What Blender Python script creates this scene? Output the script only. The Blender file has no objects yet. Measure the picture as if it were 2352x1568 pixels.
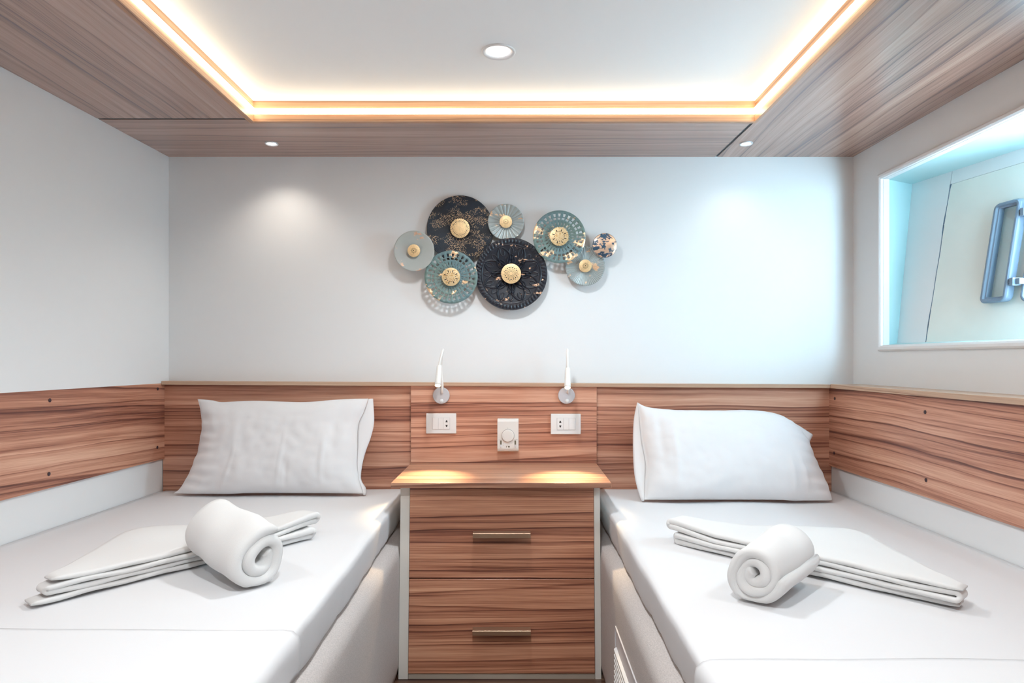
import bpy, bmesh, math, random
from mathutils import Vector, noise, Matrix

random.seed(4)
sc = bpy.context.scene
COL = sc.collection
PI = math.pi

# ------------------------------------------------------------------ camera
# room units are metres: X to the window side, Y towards the head wall, Z up from the cabin sole
F, CX, CY, ZC = 1500.0, 1188.0, 826.0, 1.03
cam_d = bpy.data.cameras.new('camera')
cam_d.sensor_width = 36.0
cam_d.lens = 36.0 * F / 2352.0
cam_d.shift_x = -(CX - 1176.0) / 2352.0
cam_d.shift_y = (CY - 784.0) / 2352.0
cam_d.clip_start = 0.02
cam = bpy.data.objects.new('camera', cam_d)
cam.location = (0, 0, ZC)
cam.rotation_euler = (PI / 2, 0, 0)
COL.objects.link(cam)
sc.camera = cam

# ------------------------------------------------------------------ daylight, exposure
SKY = 25.0
LED = 7.5
DOWN = 23.0
w = bpy.data.worlds.new('sky')
w.use_nodes = True
sc.world = w
bg = w.node_tree.nodes['Background']
bg.inputs['Color'].default_value = (0.62, 0.86, 1.0, 1)
bg.inputs['Strength'].default_value = SKY
sc.view_settings.view_transform = 'Standard'
sc.view_settings.look = 'None'
sc.view_settings.gamma = 1.0
sc.view_settings.use_curve_mapping = False
sc.view_settings.exposure = 0.27
sc.cycles.max_bounces = 8
sc.cycles.diffuse_bounces = 5
sc.cycles.glossy_bounces = 2
sc.cycles.transparent_max_bounces = 6
sc.cycles.caustics_reflective = False
sc.cycles.caustics_refractive = False
sc.cycles.sample_clamp_indirect = 6.0
sc.cycles.use_light_tree = False

# ------------------------------------------------------------------ materials
def nd(nt, t, **kw):
    n = nt.nodes.new(t)
    for k, v in kw.items():
        setattr(n, k, v)
    return n

def mat(name, col=(0.8, 0.8, 0.8), rough=0.5, metal=0.0, spec=0.5, emit=None, estr=0.0, coat=0.0):
    m = bpy.data.materials.new(name)
    m.use_nodes = True
    b = m.node_tree.nodes['Principled BSDF']
    b.inputs['Base Color'].default_value = (*col, 1)
    b.inputs['Roughness'].default_value = rough
    b.inputs['Metallic'].default_value = metal
    b.inputs['Specular IOR Level'].default_value = spec
    b.inputs['Coat Weight'].default_value = coat
    if emit:
        b.inputs['Emission Color'].default_value = (*emit, 1)
        b.inputs['Emission Strength'].default_value = estr
    return m

def bsdf(m):
    return m.node_tree.nodes['Principled BSDF']

def add_bump(m, scale, strength, dist=0.002, detail=4, stretch=(1, 1, 1), colvar=0.0):
    nt = m.node_tree
    g = nd(nt, 'ShaderNodeNewGeometry')
    mp = nd(nt, 'ShaderNodeMapping')
    mp.inputs['Scale'].default_value = stretch
    n = nd(nt, 'ShaderNodeTexNoise')
    n.inputs['Scale'].default_value = scale
    n.inputs['Detail'].default_value = detail
    bu = nd(nt, 'ShaderNodeBump')
    bu.inputs['Strength'].default_value = strength
    bu.inputs['Distance'].default_value = dist
    nt.links.new(g.outputs['Position'], mp.inputs['Vector'])
    nt.links.new(mp.outputs['Vector'], n.inputs['Vector'])
    nt.links.new(n.outputs['Fac'], bu.inputs['Height'])
    nt.links.new(bu.outputs['Normal'], bsdf(m).inputs['Normal'])
    if colvar:
        b = bsdf(m)
        c = list(b.inputs['Base Color'].default_value)[:3]
        r = nd(nt, 'ShaderNodeValToRGB')
        r.color_ramp.elements[0].position = 0.3
        r.color_ramp.elements[1].position = 0.7
        r.color_ramp.elements[0].color = (*[x * (1 - colvar) for x in c], 1)
        r.color_ramp.elements[1].color = (*[min(1, x * (1 + colvar)) for x in c], 1)
        nt.links.new(n.outputs['Fac'], r.inputs['Fac'])
        nt.links.new(r.outputs['Color'], b.inputs['Base Color'])
    return m

def wood(name, axis, tint=(1, 1, 1), seed=0.0, light=1.0, rough=0.34, across=1.0, coat=0.0, contrast=1.0):
    """zebrano laminate: irregular bands that darken towards a sharp seam, running along an axis ('x' or 'y')"""
    m = bpy.data.materials.new(name)
    m.use_nodes = True
    nt = m.node_tree
    L = nt.links.new
    b = bsdf(m)
    def math_(op, a_, b_=None, c_=None):
        n = nd(nt, 'ShaderNodeMath', operation=op)
        for k, v in enumerate((a_, b_, c_)):
            if v is None: continue
            if isinstance(v, (int, float)): n.inputs[k].default_value = v
            else: L(v, n.inputs[k])
        return n.outputs[0]
    g = nd(nt, 'ShaderNodeNewGeometry')
    sp = nd(nt, 'ShaderNodeSeparateXYZ')
    L(g.outputs['Position'], sp.inputs[0])
    along = sp.outputs['X'] if axis == 'x' else sp.outputs['Y']
    other = sp.outputs['Y'] if axis == 'x' else sp.outputs['X']
    cross = math_('ADD', math_('ADD', other, sp.outputs['Z']), seed * 1.37)
    cross = math_('MULTIPLY', cross, across)
    def noise2(fs, fl, detail, rough_=0.5, off=0.0, src=None):
        cb = nd(nt, 'ShaderNodeCombineXYZ')
        L(math_('MULTIPLY', src if src is not None else cross, fs), cb.inputs[0])
        L(math_('MULTIPLY', along, fl), cb.inputs[1])
        cb.inputs[2].default_value = seed + off
        n = nd(nt, 'ShaderNodeTexNoise')
        n.inputs['Scale'].default_value = 1.0
        n.inputs['Detail'].default_value = detail
        n.inputs['Roughness'].default_value = rough_
        L(cb.outputs[0], n.inputs['Vector'])
        return n.outputs['Fac']
    wander = math_('MULTIPLY', math_('SUBTRACT', noise2(4.0, 0.8, 2), 0.5), 0.055)
    ripple = math_('MULTIPLY', math_('SUBTRACT', noise2(22.0, 3.2, 2, off=3.0), 0.5), 0.012)
    s1 = math_('ADD', math_('ADD', cross, wander), ripple)
    def bands(freq, off):
        t = math_('ADD', math_('MULTIPLY', s1, freq), math_('MULTIPLY', noise2(freq * 0.33, 0.25, 1, off=off, src=s1), 3.4))
        fr = math_('FRACT', t)
        wn = nd(nt, 'ShaderNodeTexWhiteNoise', noise_dimensions='1D')
        L(math_('ADD', math_('FLOOR', t), off), wn.inputs['W'])
        return fr, wn.outputs['Value']
    fa, ra = bands(17.0, 0.0)
    fb, rb = bands(43.0, 17.0)
    def ramp(src, stops):
        r = nd(nt, 'ShaderNodeValToRGB')
        e = r.color_ramp.elements
        e[0].position, e[1].position = stops[0][0], stops[-1][0]
        for p, c in stops[1:-1]: e.new(p)
        for k, (p, c) in enumerate(stops): e[k].color = (c, c, c, 1)
        L(src, r.inputs['Fac'])
        return r.outputs['Color']
    k = contrast
    da = ramp(fa, [(0.0, 0.22 * k), (0.07, 0.06 * k), (0.30, 0.03), (0.70, 0.10 * k), (0.87, 0.26 * k), (0.945, 0.60 * k), (0.972, 1.0 * k), (1.0, 0.40 * k)])
    db = ramp(fb, [(0.0, 0.10 * k), (0.12, 0.0), (0.7, 0.05 * k), (0.90, 0.26 * k), (0.96, 0.60 * k), (1.0, 0.15 * k)])
    tone = math_('ADD', math_('MULTIPLY', math_('SUBTRACT', ra, 0.5), 0.20 * k), math_('MULTIPLY', math_('SUBTRACT', rb, 0.5), 0.10 * k))
    broad = math_('MULTIPLY', math_('SUBTRACT', noise2(9.0, 0.7, 2, off=9.0), 0.5), 0.8 * k)
    streak = math_('MULTIPLY', math_('SUBTRACT', noise2(70.0, 0.9, 4, 0.6, off=13.0, src=s1), 0.5), 1.15 * k)
    broad = math_('ADD', broad, streak)
    fine = noise2(330.0, 5.0, 3, 0.65, off=5.0)
    fi = math_('MULTIPLY', math_('SUBTRACT', fine, 0.5), 0.75 * k)
    # strength of the seams comes and goes along their length
    fade = math_('ADD', math_('MULTIPLY', noise2(14.0, 1.1, 2, off=21.0), 1.3), 0.05)
    dark = math_('ADD', math_('MULTIPLY', da, fade), math_('MULTIPLY', db, math_('MULTIPLY', rb, 1.1)))
    v = math_('ADD', math_('ADD', math_('MULTIPLY', dark, 0.80), 0.36), math_('ADD', math_('ADD', tone, broad), fi))
    r1 = nd(nt, 'ShaderNodeValToRGB')
    e = r1.color_ramp.elements
    cols = [(0.0, (0.74, 0.44, 0.31)), (0.28, (0.60, 0.305, 0.205)), (0.52, (0.430, 0.190, 0.122)), (0.76, (0.245, 0.092, 0.060)), (1.0, (0.120, 0.040, 0.030))]
    e[0].position, e[1].position = cols[0][0], cols[-1][0]
    for p, c in cols[1:-1]: e.new(p)
    for q, (p, c) in enumerate(cols):
        e[q].color = (min(1, c[0] * tint[0] * light), min(1, c[1] * tint[1] * light), min(1, c[2] * tint[2] * light), 1)
    L(v, r1.inputs['Fac'])
    L(r1.outputs['Color'], b.inputs['Base Color'])
    b.inputs['Roughness'].default_value = rough
    b.inputs['Coat Weight'].default_value = coat
    b.inputs['Coat Roughness'].default_value = 0.26
    b.inputs['Coat IOR'].default_value = 1.95
    bu = nd(nt, 'ShaderNodeBump')
    bu.inputs['Strength'].default_value = 0.10
    bu.inputs['Distance'].default_value = 0.001
    L(fine, bu.inputs['Height'])
    L(bu.outputs['Normal'], b.inputs['Normal'])
    return m

def flaked(name, base, gold=(0.95, 0.62, 0.36), lo=0.56, scale=16, seed=0, base_rough=0.45, base_metal=0.0, base2=None, speck=False):
    """lacquer with worn gold-leaf patches"""
    m = bpy.data.materials.new(name)
    m.use_nodes = True
    nt = m.node_tree
    L = nt.links.new
    b = bsdf(m)
    g = nd(nt, 'ShaderNodeNewGeometry')
    mp = nd(nt, 'ShaderNodeMapping')
    mp.inputs['Location'].default_value = (seed, seed * 0.7, seed * 1.3)
    mp.inputs['Scale'].default_value = (1, 1, 1.5)
    L(g.outputs['Position'], mp.inputs['Vector'])
    n = nd(nt, 'ShaderNodeTexNoise')
    n.inputs['Scale'].default_value = scale
    n.inputs['Detail'].default_value = 6
    n.inputs['Roughness'].default_value = 0.62
    L(mp.outputs['Vector'], n.inputs['Vector'])
    r = nd(nt, 'ShaderNodeMapRange')
    r.inputs['From Min'].default_value = lo
    r.inputs['From Max'].default_value = lo + 0.03
    L(n.outputs['Fac'], r.inputs['Value'])
    fac = r.outputs[0]
    if speck:
        v = nd(nt, 'ShaderNodeTexVoronoi')
        v.inputs['Scale'].default_value = 290
        L(g.outputs['Position'], v.inputs['Vector'])
        r2 = nd(nt, 'ShaderNodeMapRange')
        r2.inputs['From Min'].default_value = 0.42
        r2.inputs['From Max'].default_value = 0.30
        L(v.outputs['Distance'], r2.inputs['Value'])
        mm = nd(nt, 'ShaderNodeMath', operation='MULTIPLY')
        L(fac, mm.inputs[0]); L(r2.outputs[0], mm.inputs[1])
        fac = mm.outputs[0]
    mx = nd(nt, 'ShaderNodeMix', data_type='RGBA')
    L(fac, mx.inputs['Factor'])
    if base2:
        n2 = nd(nt, 'ShaderNodeTexNoise')
        n2.inputs['Scale'].default_value = 9
        n2.inputs['Detail'].default_value = 3
        L(mp.outputs['Vector'], n2.inputs['Vector'])
        rr = nd(nt, 'ShaderNodeValToRGB')
        rr.color_ramp.elements[0].position = 0.38
        rr.color_ramp.elements[1].position = 0.62
        rr.color_ramp.elements[0].color = (*base, 1)
        rr.color_ramp.elements[1].color = (*base2, 1)
        L(n2.outputs['Fac'], rr.inputs['Fac'])
        L(rr.outputs['Color'], mx.inputs['A'])
    else:
        mx.inputs['A'].default_value = (*base, 1)
    mx.inputs['B'].default_value = (*gold, 1)
    L(mx.outputs['Result'], b.inputs['Base Color'])
    me = nd(nt, 'ShaderNodeMath', operation='MULTIPLY_ADD')
    L(fac, me.inputs[0])
    me.inputs[1].default_value = 0.75 - base_metal
    me.inputs[2].default_value = base_metal
    L(me.outputs[0], b.inputs['Metallic'])
    b.inputs['Roughness'].default_value = base_rough
    return m

M = {}
M['wall'] = add_bump(mat('white_wall_paint', (0.81, 0.825, 0.835), 0.55), 90, 0.03, 0.001)
M['ceiling'] = mat('white_ceiling_panel', (0.87, 0.89, 0.90), 0.5)
M['wood_x'] = wood('zebrano_grain_across', 'x', across=1.2)
M['wood_drawer'] = wood('zebrano_drawer_front', 'x', tint=(1.0, 0.95, 0.86), seed=3.3, across=1.25)
M['wood_y'] = wood('zebrano_grain_fore_aft', 'y', seed=7.1, across=1.0)
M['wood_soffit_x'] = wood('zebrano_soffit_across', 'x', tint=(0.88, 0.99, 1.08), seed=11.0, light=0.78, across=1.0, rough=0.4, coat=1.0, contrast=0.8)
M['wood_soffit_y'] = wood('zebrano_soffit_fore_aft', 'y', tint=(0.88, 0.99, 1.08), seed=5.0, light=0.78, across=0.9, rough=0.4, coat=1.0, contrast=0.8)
M['fascia_x'] = wood('fascia_oak_across', 'x', tint=(1.05, 1.25, 1.15), seed=2.0, light=0.9, across=2.2, contrast=0.6)
M['fascia_y'] = wood('fascia_oak_fore_aft', 'y', tint=(1.05, 1.25, 1.15), seed=2.0, light=0.9, across=2.2, contrast=0.6)
M['edge_x'] = wood('pale_edge_band_across', 'x', tint=(1.02, 1.42, 1.5), seed=9.0, light=1.0, across=2.5, contrast=0.4)
M['edge_y'] = wood('pale_edge_band_fore_aft', 'y', tint=(1.02, 1.42, 1.5), seed=9.0, light=1.0, across=2.5, contrast=0.4)
M['shelf'] = wood('pale_zebrano_shelf', 'x', tint=(0.95, 1.08, 1.06), seed=14.0, light=1.0, across=1.3, contrast=0.7)
M['led'] = mat('led_diffuser', (0.9, 0.9, 0.9), 0.5, emit=(1.0, 0.82, 0.56), estr=LED)
M['white_plastic'] = mat('white_plastic', (0.82, 0.82, 0.82), 0.32)
M['warm_plastic'] = mat('off_white_plastic', (0.80, 0.79, 0.76), 0.38)
M['grey_disc'] = mat('satin_grey_disc', (0.55, 0.55, 0.58), 0.4)
M['line'] = mat('grey_line', (0.38, 0.36, 0.35), 0.6)
M['seam'] = mat('faint_seam', (0.62, 0.62, 0.63), 0.6)
M['black'] = mat('black_gap', (0.012, 0.013, 0.016), 0.6)
M['slot'] = mat('dark_slot', (0.17, 0.155, 0.11), 0.6)
M['cap'] = mat('dark_screw_cap', (0.045, 0.022, 0.030), 0.4)
M['cotton'] = add_bump(mat('white_cotton', (0.70, 0.70, 0.715), 0.8, spec=0.2), 14, 0.10, 0.006, 3)
M['pillow'] = add_bump(mat('white_pillow_cotton', (0.77, 0.77, 0.785), 0.8, spec=0.2), 30, 0.10, 0.004, 3)
M['terry'] = add_bump(mat('white_terry', (0.76, 0.755, 0.75), 0.95, spec=0.1), 1300, 0.6, 0.0012, 2)
M['linen'] = add_bump(mat('beige_linen', (0.52, 0.475, 0.455), 0.9, spec=0.15), 420, 0.35, 0.001, 3, (1, 0.5, 1.4), 0.12)
M['melamine'] = mat('white_melamine', (0.74, 0.71, 0.66), 0.45)
M['bronze'] = mat('brushed_bronze', (0.47, 0.32, 0.22), 0.42, metal=0.9)
M['floor'] = wood('dark_plank_floor', 'x', tint=(0.35, 0.42, 0.42), seed=20.0, light=0.8)
M['plinth'] = mat('beige_plinth', (0.50, 0.44, 0.37), 0.5)
M['lamp_white'] = mat('white_lacquer', (0.84, 0.83, 0.80), 0.3)
M['lens_warm'] = mat('warm_lamp_lens', (0.9, 0.9, 0.8), 0.4, emit=(1.0, 0.74, 0.42), estr=30)
M['lens_cool'] = mat('downlight_lens', (0.9, 0.9, 0.9), 0.4, emit=(1.0, 0.98, 0.95), estr=8)
M['ring'] = mat('downlight_ring', (0.72, 0.73, 0.75), 0.35, metal=0.2)
M['port'] = mat('grey_port_plastic', (0.16, 0.20, 0.26), 0.35)
M['port_dark'] = mat('dark_port_plastic', (0.10, 0.14, 0.20), 0.4)
M['reveal'] = mat('window_reveal_gelcoat', (0.47, 0.68, 0.70), 0.35)  # cyan, darkened in the colour for the weaker light on the reveals
M['hull'] = add_bump(mat('cream_hull_panel', (0.90, 0.92, 0.86), 0.45), 5, 0.05, 0.01, 3, (1, 1, 1), 0.04)
M['hull_white'] = mat('white_hull_panel', (0.90, 0.91, 0.92), 0.4)
M['hem'] = mat('gelcoat_rim', (0.84, 0.85, 0.86), 0.3)
g = bpy.data.materials.new('port_glass'); g.use_nodes = True
nt_ = g.node_tree
for n_ in list(nt_.nodes):
    if n_.type == 'BSDF_PRINCIPLED': nt_.nodes.remove(n_)
tr_ = nd(nt_, 'ShaderNodeBsdfTransparent'); tr_.inputs['Color'].default_value = (0.93, 0.98, 1.0, 1)
gl_ = nd(nt_, 'ShaderNodeBsdfGlossy'); gl_.inputs['Roughness'].default_value = 0.03
mxs = nd(nt_, 'ShaderNodeMixShader'); mxs.inputs['Fac'].default_value = 0.06
nt_.links.new(tr_.outputs[0], mxs.inputs[1]); nt_.links.new(gl_.outputs[0], mxs.inputs[2])
nt_.links.new(mxs.outputs[0], nt_.nodes['Material Output'].inputs['Surface'])
M['glass'] = g
M['gold'] = add_bump(mat('matte_gold', (0.86, 0.62, 0.34), 0.42, metal=0.55), 160, 0.1, 0.001, 3, (1, 1, 1), 0.10)
M['gold_b'] = flaked('antique_gold', (0.80, 0.62, 0.36), gold=(0.62, 0.38, 0.16), lo=0.55, scale=160, base_rough=0.4, base_metal=0.5)
M['art_sage'] = flaked('sage_lacquer', (0.40, 0.43, 0.41), gold=(0.86, 0.58, 0.42), lo=0.59, scale=14, seed=3.1, base2=(0.44, 0.46, 0.45), base_rough=0.4)
M['art_navy'] = flaked('navy_woven', (0.006, 0.009, 0.016), gold=(0.70, 0.49, 0.31), lo=0.48, scale=15, seed=8.0, speck=True, base2=(0.007, 0.018, 0.034), base_rough=0.42)
M['art_mandala'] = flaked('navy_embossed', (0.009, 0.012, 0.022), gold=(0.95, 0.62, 0.42), lo=0.61, scale=26, seed=1.4, base_rough=0.32)
M['art_teal'] = flaked('teal_lacquer', (0.135, 0.225, 0.245), gold=(0.96, 0.68, 0.42), lo=0.56, scale=15, seed=5.5, base2=(0.150, 0.225, 0.205), base_rough=0.42)
M['art_pale'] = flaked('pale_fluted', (0.38, 0.43, 0.43), gold=(0.92, 0.66, 0.44), lo=0.58, scale=26, seed=2.2, base_rough=0.32, base_metal=0.25)
M['art_small'] = flaked('blue_gold_marble', (0.015, 0.028, 0.05), gold=(0.95, 0.68, 0.50), lo=0.47, scale=38, seed=6.4, base_rough=0.28, base2=(0.04, 0.10, 0.17))
M['art_rod'] = mat('wall_art_rod', (0.03, 0.03, 0.035), 0.5)

# ------------------------------------------------------------------ mesh helpers
ORG = {}

def add(name, V, Fc, m, parent=None, smooth=False, origin=None, bevel=0.0, seg=2, solid=0.0, mats=None, fm=None, sub=0):
    V = [Vector(v) for v in V]
    if origin is None:
        xs = [v.x for v in V]; ys = [v.y for v in V]; zs = [v.z for v in V]
        origin = Vector(((min(xs) + max(xs)) / 2, (min(ys) + max(ys)) / 2, min(zs)))
    origin = Vector(origin)
    me = bpy.data.meshes.new(name)
    me.from_pydata([tuple(v - origin) for v in V], [], [tuple(f) for f in Fc])
    bm = bmesh.new(); bm.from_mesh(me)
    bmesh.ops.recalc_face_normals(bm, faces=bm.faces)
    bm.to_mesh(me); bm.free()
    for mm in (mats or [m]):
        me.materials.append(mm if not isinstance(mm, str) else M[mm])
    if fm and len(fm) == len(me.polygons):
        for p, k in zip(me.polygons, fm):
            p.material_index = k
    if smooth:
        for p in me.polygons:
            p.use_smooth = True
    o = bpy.data.objects.new(name, me)
    COL.objects.link(o)
    ORG[o.name] = origin
    if parent is not None:
        o.parent = parent
        o.location = origin - ORG[parent.name]
    else:
        o.location = origin
    if solid:
        md = o.modifiers.new('thickness', 'SOLIDIFY'); md.thickness = solid; md.offset = 0
    if bevel:
        md = o.modifiers.new('edge', 'BEVEL'); md.width = bevel; md.segments = seg; md.limit_method = 'ANGLE'
        md.angle_limit = math.radians(40)
    if sub:
        md = o.modifiers.new('smooth', 'SUBSURF'); md.levels = sub; md.render_levels = sub
    return o

def root(name, loc, label, cat, group=None):
    o = bpy.data.objects.new(name, None)
    COL.objects.link(o)
    o.location = loc
    o.empty_display_size = 0.05
    ORG[o.name] = Vector(loc)
    tag(o, label, cat, group)
    return o

def tag(o, label=None, cat=None, group=None, kind=None):
    if label: o['label'] = label
    if cat: o['category'] = cat
    if group: o['group'] = group
    if kind: o['kind'] = kind
    return o

HF = [(0, 3, 2, 1), (4, 5, 6, 7), (0, 1, 5, 4), (1, 2, 6, 5), (2, 3, 7, 6), (3, 0, 4, 7)]

def box(x0, x1, y0, y1, z0, z1):
    return [(x0, y0, z0), (x1, y0, z0), (x1, y1, z0), (x0, y1, z0), (x0, y0, z1), (x1, y0, z1), (x1, y1, z1), (x0, y1, z1)], list(HF)

def prism(plan, z0, z1):
    n = len(plan)
    V = [(x, y, z0) for x, y in plan] + [(x, y, z1) for x, y in plan]
    Fc = [tuple(range(n))[::-1], tuple(range(n, 2 * n))] + [(i, (i + 1) % n, n + (i + 1) % n, n + i) for i in range(n)]
    return V, Fc

def join(*parts):
    V, Fc = [], []
    for v, f in parts:
        o = len(V)
        V += list(v)
        Fc += [tuple(i + o for i in q) for q in f]
    return V, Fc

def lathe(profile, centre, axis='z', n=40, closed=False):
    """profile [(r, h)] round an axis through centre; h runs along +axis"""
    V, Fc = [], []
    c = Vector(centre)
    for r, h in profile:
        for k in range(n):
            a = 2 * PI * k / n
            if axis == 'z':
                p = (r * math.cos(a), r * math.sin(a), h)
            elif axis == 'y':
                p = (r * math.cos(a), h, r * math.sin(a))
            else:
                p = (h, r * math.cos(a), r * math.sin(a))
            V.append(c + Vector(p))
    m = len(profile)
    for i in range(m - 1):
        for k in range(n):
            Fc.append((i * n + k, i * n + (k + 1) % n, (i + 1) * n + (k + 1) % n, (i + 1) * n + k))
    if profile[0][0] > 1e-6 and not closed:
        Fc.append(tuple(range(n))[::-1])
    if profile[-1][0] > 1e-6 and not closed:
        Fc.append(tuple(range((m - 1) * n, m * n)))
    return V, Fc

def tube(path, radii, n=14):
    V, Fc = [], []
    P = [Vector(p) for p in path]
    ref = Vector((1, 0, 0))
    for i, p in enumerate(P):
        t = (P[min(i + 1, len(P) - 1)] - P[max(i - 1, 0)]).normalized()
        u = (ref - t * ref.dot(t)).normalized()
        v = t.cross(u)
        r = radii[i] if isinstance(radii, (list, tuple)) else radii
        for k in range(n):
            a = 2 * PI * k / n
            V.append(p + (u * math.cos(a) + v * math.sin(a)) * r)
    for i in range(len(P) - 1):
        for k in range(n):
            Fc.append((i * n + k, i * n + (k + 1) % n, (i + 1) * n + (k + 1) % n, (i + 1) * n + k))
    Fc.append(tuple(range(n))[::-1])
    Fc.append(tuple(range((len(P) - 1) * n, len(P) * n)))
    return V, Fc

def catmull(pts, n):
    P = [Vector(p) for p in pts]
    # resample by arc length over a Catmull-Rom spline
    dense = []
    for i in range(len(P) - 1):
        p0 = P[max(i - 1, 0)]; p1 = P[i]; p2 = P[i + 1]; p3 = P[min(i + 2, len(P) - 1)]
        for k in range(16):
            t = k / 16
            dense.append(0.5 * ((2 * p1) + (p2 - p0) * t + (2 * p0 - 5 * p1 + 4 * p2 - p3) * t * t + (3 * p1 - p0 - 3 * p2 + p3) * t ** 3))
    dense.append(P[-1])
    L = [0.0]
    for a, b in zip(dense, dense[1:]):
        L.append(L[-1] + (b - a).length)
    out, j = [], 0
    for k in range(n):
        s = L[-1] * k / (n - 1)
        while j < len(L) - 2 and L[j + 1] < s:
            j += 1
        d = L[j + 1] - L[j]
        out.append(dense[j].lerp(dense[j + 1], (s - L[j]) / d if d > 1e-9 else 0))
    return out

def round_box(x0, x1, y0, y1, z0, z1, r, nx, ny, nz, warp=None):
    """box with rounded edges on an even grid, so that it can be warped"""
    bm = bmesh.new()
    idx = {}
    def vert(i, j, k):
        key = (i, j, k)
        if key not in idx:
            p = Vector((x0 + (x1 - x0) * i / nx, y0 + (y1 - y0) * j / ny, z0 + (z1 - z0) * k / nz))
            c = Vector((min(max(p.x, x0 + r), x1 - r), min(max(p.y, y0 + r), y1 - r), min(max(p.z, z0 + r), z1 - r)))
            d = p - c
            if d.length > 1e-9:
                p = c + d.normalized() * min(r, d.length if (abs(d.x) > 1e-9) + (abs(d.y) > 1e-9) + (abs(d.z) > 1e-9) == 1 else r)
            if warp:
                p = warp(p)
            idx[key] = bm.verts.new(p)
        return idx[key]
    for i in range(nx):
        for j in range(ny):
            for k in (0, nz):
                bm.faces.new((vert(i, j, k), vert(i + 1, j, k), vert(i + 1, j + 1, k), vert(i, j + 1, k)))
    for i in range(nx):
        for k in range(nz):
            for j in (0, ny):
                bm.faces.new((vert(i, j, k), vert(i + 1, j, k), vert(i + 1, j, k + 1), vert(i, j, k + 1)))
    for j in range(ny):
        for k in range(nz):
            for i in (0, nx):
                bm.faces.new((vert(i, j, k), vert(i, j + 1, k), vert(i, j + 1, k + 1), vert(i, j, k + 1)))
    bm.verts.index_update()
    V = [v.co.copy() for v in bm.verts]
    Fc = [tuple(v.index for v in f.verts) for f in bm.faces]
    bm.free()
    return V, Fc

def nz3(p, s, seed=0.0):
    return noise.noise(Vector((p[0] * s + seed, p[1] * s - seed, p[2] * s + 2 * seed)))

def at(px, py, Y):
    """the point at depth Y that a survey sight-line through (px, py) meets"""
    return Vector(((px - CX) / F * Y, Y, ZC - (py - CY) / F * Y))

# ------------------------------------------------------------------ key dimensions
YB = 2.55                        # head wall
YF = -1.0                        # wall behind the camera
ZS = ZC + 0.792                  # soffit underside
ZT = ZC + 0.859                  # recessed ceiling
HX0, HX1, HY0, HY1 = -0.876, 0.789, -0.55, 2.168     # recess opening
def xl(Y): return -1.361 - 0.045 * (YB - Y)          # left upper wall
def xr(Y): return 1.3124 + 0.030 * (YB - Y)          # right upper wall
def xll(Y): return xl(Y) - 0.009                      # left wall under the panel
def xrl(Y): return 1.2146 + 0.016 * (2.52 - Y)       # right wall under the ledge
ZTOP = 1.95
ZPL0, ZPL1 = 0.649, 0.940                            # left side panel
ZPR0, ZPR1 = 0.622, 0.921                            # right side panel

# ------------------------------------------------------------------ room shell
V, Fc = box(-1.8, 1.8, YF - 0.1, YB + 0.1, -0.05, 0.0)
tag(add('floor', V, Fc, M['floor']), 'dark brown plank floor seen below the nightstand', 'floor', kind='structure')
V, Fc = box(-1.8, 1.8, YB, YB + 0.1, 0, ZTOP)
wall_back = tag(add('wall_back', V, Fc, M['wall']), 'white head wall behind the two pillows', 'wall', kind='structure')
V, Fc = box(-1.8, 1.8, YF - 0.1, YF, 0, ZTOP)
tag(add('wall_front', V, Fc, M['wall']), 'plain white wall facing the head wall', 'wall', kind='structure')
V, Fc = join(prism([(xll(YF), YF), (xll(YB), YB), (-1.75, YB), (-1.75, YF)], 0, ZPL1),
             prism([(xl(YF), YF), (xl(YB), YB), (-1.75, YB), (-1.75, YF)], ZPL1, ZTOP))
wall_left = tag(add('wall_left', V, Fc, M['wall']), 'plain white side wall without a window', 'wall', kind='structure')
# window wall: lower lining and the recessed upper part with its opening
WY0, WY1, WZ0, WZ1 = 1.56, 2.352, 1.083, 1.680
TW = 0.022
def strip(ya, yb, za, zb):
    return prism([(xr(ya), ya), (xr(yb), yb), (xr(yb) + TW, yb), (xr(ya) + TW, ya)], za, zb)
V, Fc = join(prism([(xrl(YF), YF), (xrl(YB), YB), (xr(YB) + TW, YB), (xr(YF) + TW, YF)], 0, ZPR1),
             strip(YF, YB, ZPR1, WZ0), strip(YF, YB, WZ1, ZTOP), strip(WY1, YB, WZ0, WZ1), strip(YF, WY0, WZ0, WZ1))
wall_right = tag(add('wall_right', V, Fc, M['wall']), 'off-white side wall around the window opening', 'wall', kind='structure')

# ceiling with its soffit, fascias and light strips
V, Fc = box(-1.8, 1.8, YF - 0.1, YB + 0.1, ZT, ZTOP + 0.05)
ceil = tag(add('ceiling', V, Fc, M['ceiling']), 'white recessed ceiling framed by a wood soffit', 'ceiling', kind='structure')
TS = 0.014
seam_y = 2.144
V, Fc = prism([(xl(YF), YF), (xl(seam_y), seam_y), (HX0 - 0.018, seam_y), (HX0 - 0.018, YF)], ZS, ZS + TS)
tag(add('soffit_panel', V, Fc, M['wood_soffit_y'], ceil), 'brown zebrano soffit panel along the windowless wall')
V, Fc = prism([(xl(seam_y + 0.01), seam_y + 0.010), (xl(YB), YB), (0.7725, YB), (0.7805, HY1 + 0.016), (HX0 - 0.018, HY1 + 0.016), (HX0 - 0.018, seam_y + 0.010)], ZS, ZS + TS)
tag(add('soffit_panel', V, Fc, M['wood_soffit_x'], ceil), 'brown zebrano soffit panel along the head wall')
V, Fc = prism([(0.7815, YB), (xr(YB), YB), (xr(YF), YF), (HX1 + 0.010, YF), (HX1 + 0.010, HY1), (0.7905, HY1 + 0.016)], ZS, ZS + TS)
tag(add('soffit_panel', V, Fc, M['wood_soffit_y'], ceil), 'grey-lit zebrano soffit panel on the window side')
V, Fc = box(HX0 - 0.018, HX1 + 0.01, YF, HY0 - 0.018, ZS, ZS + TS)
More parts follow.
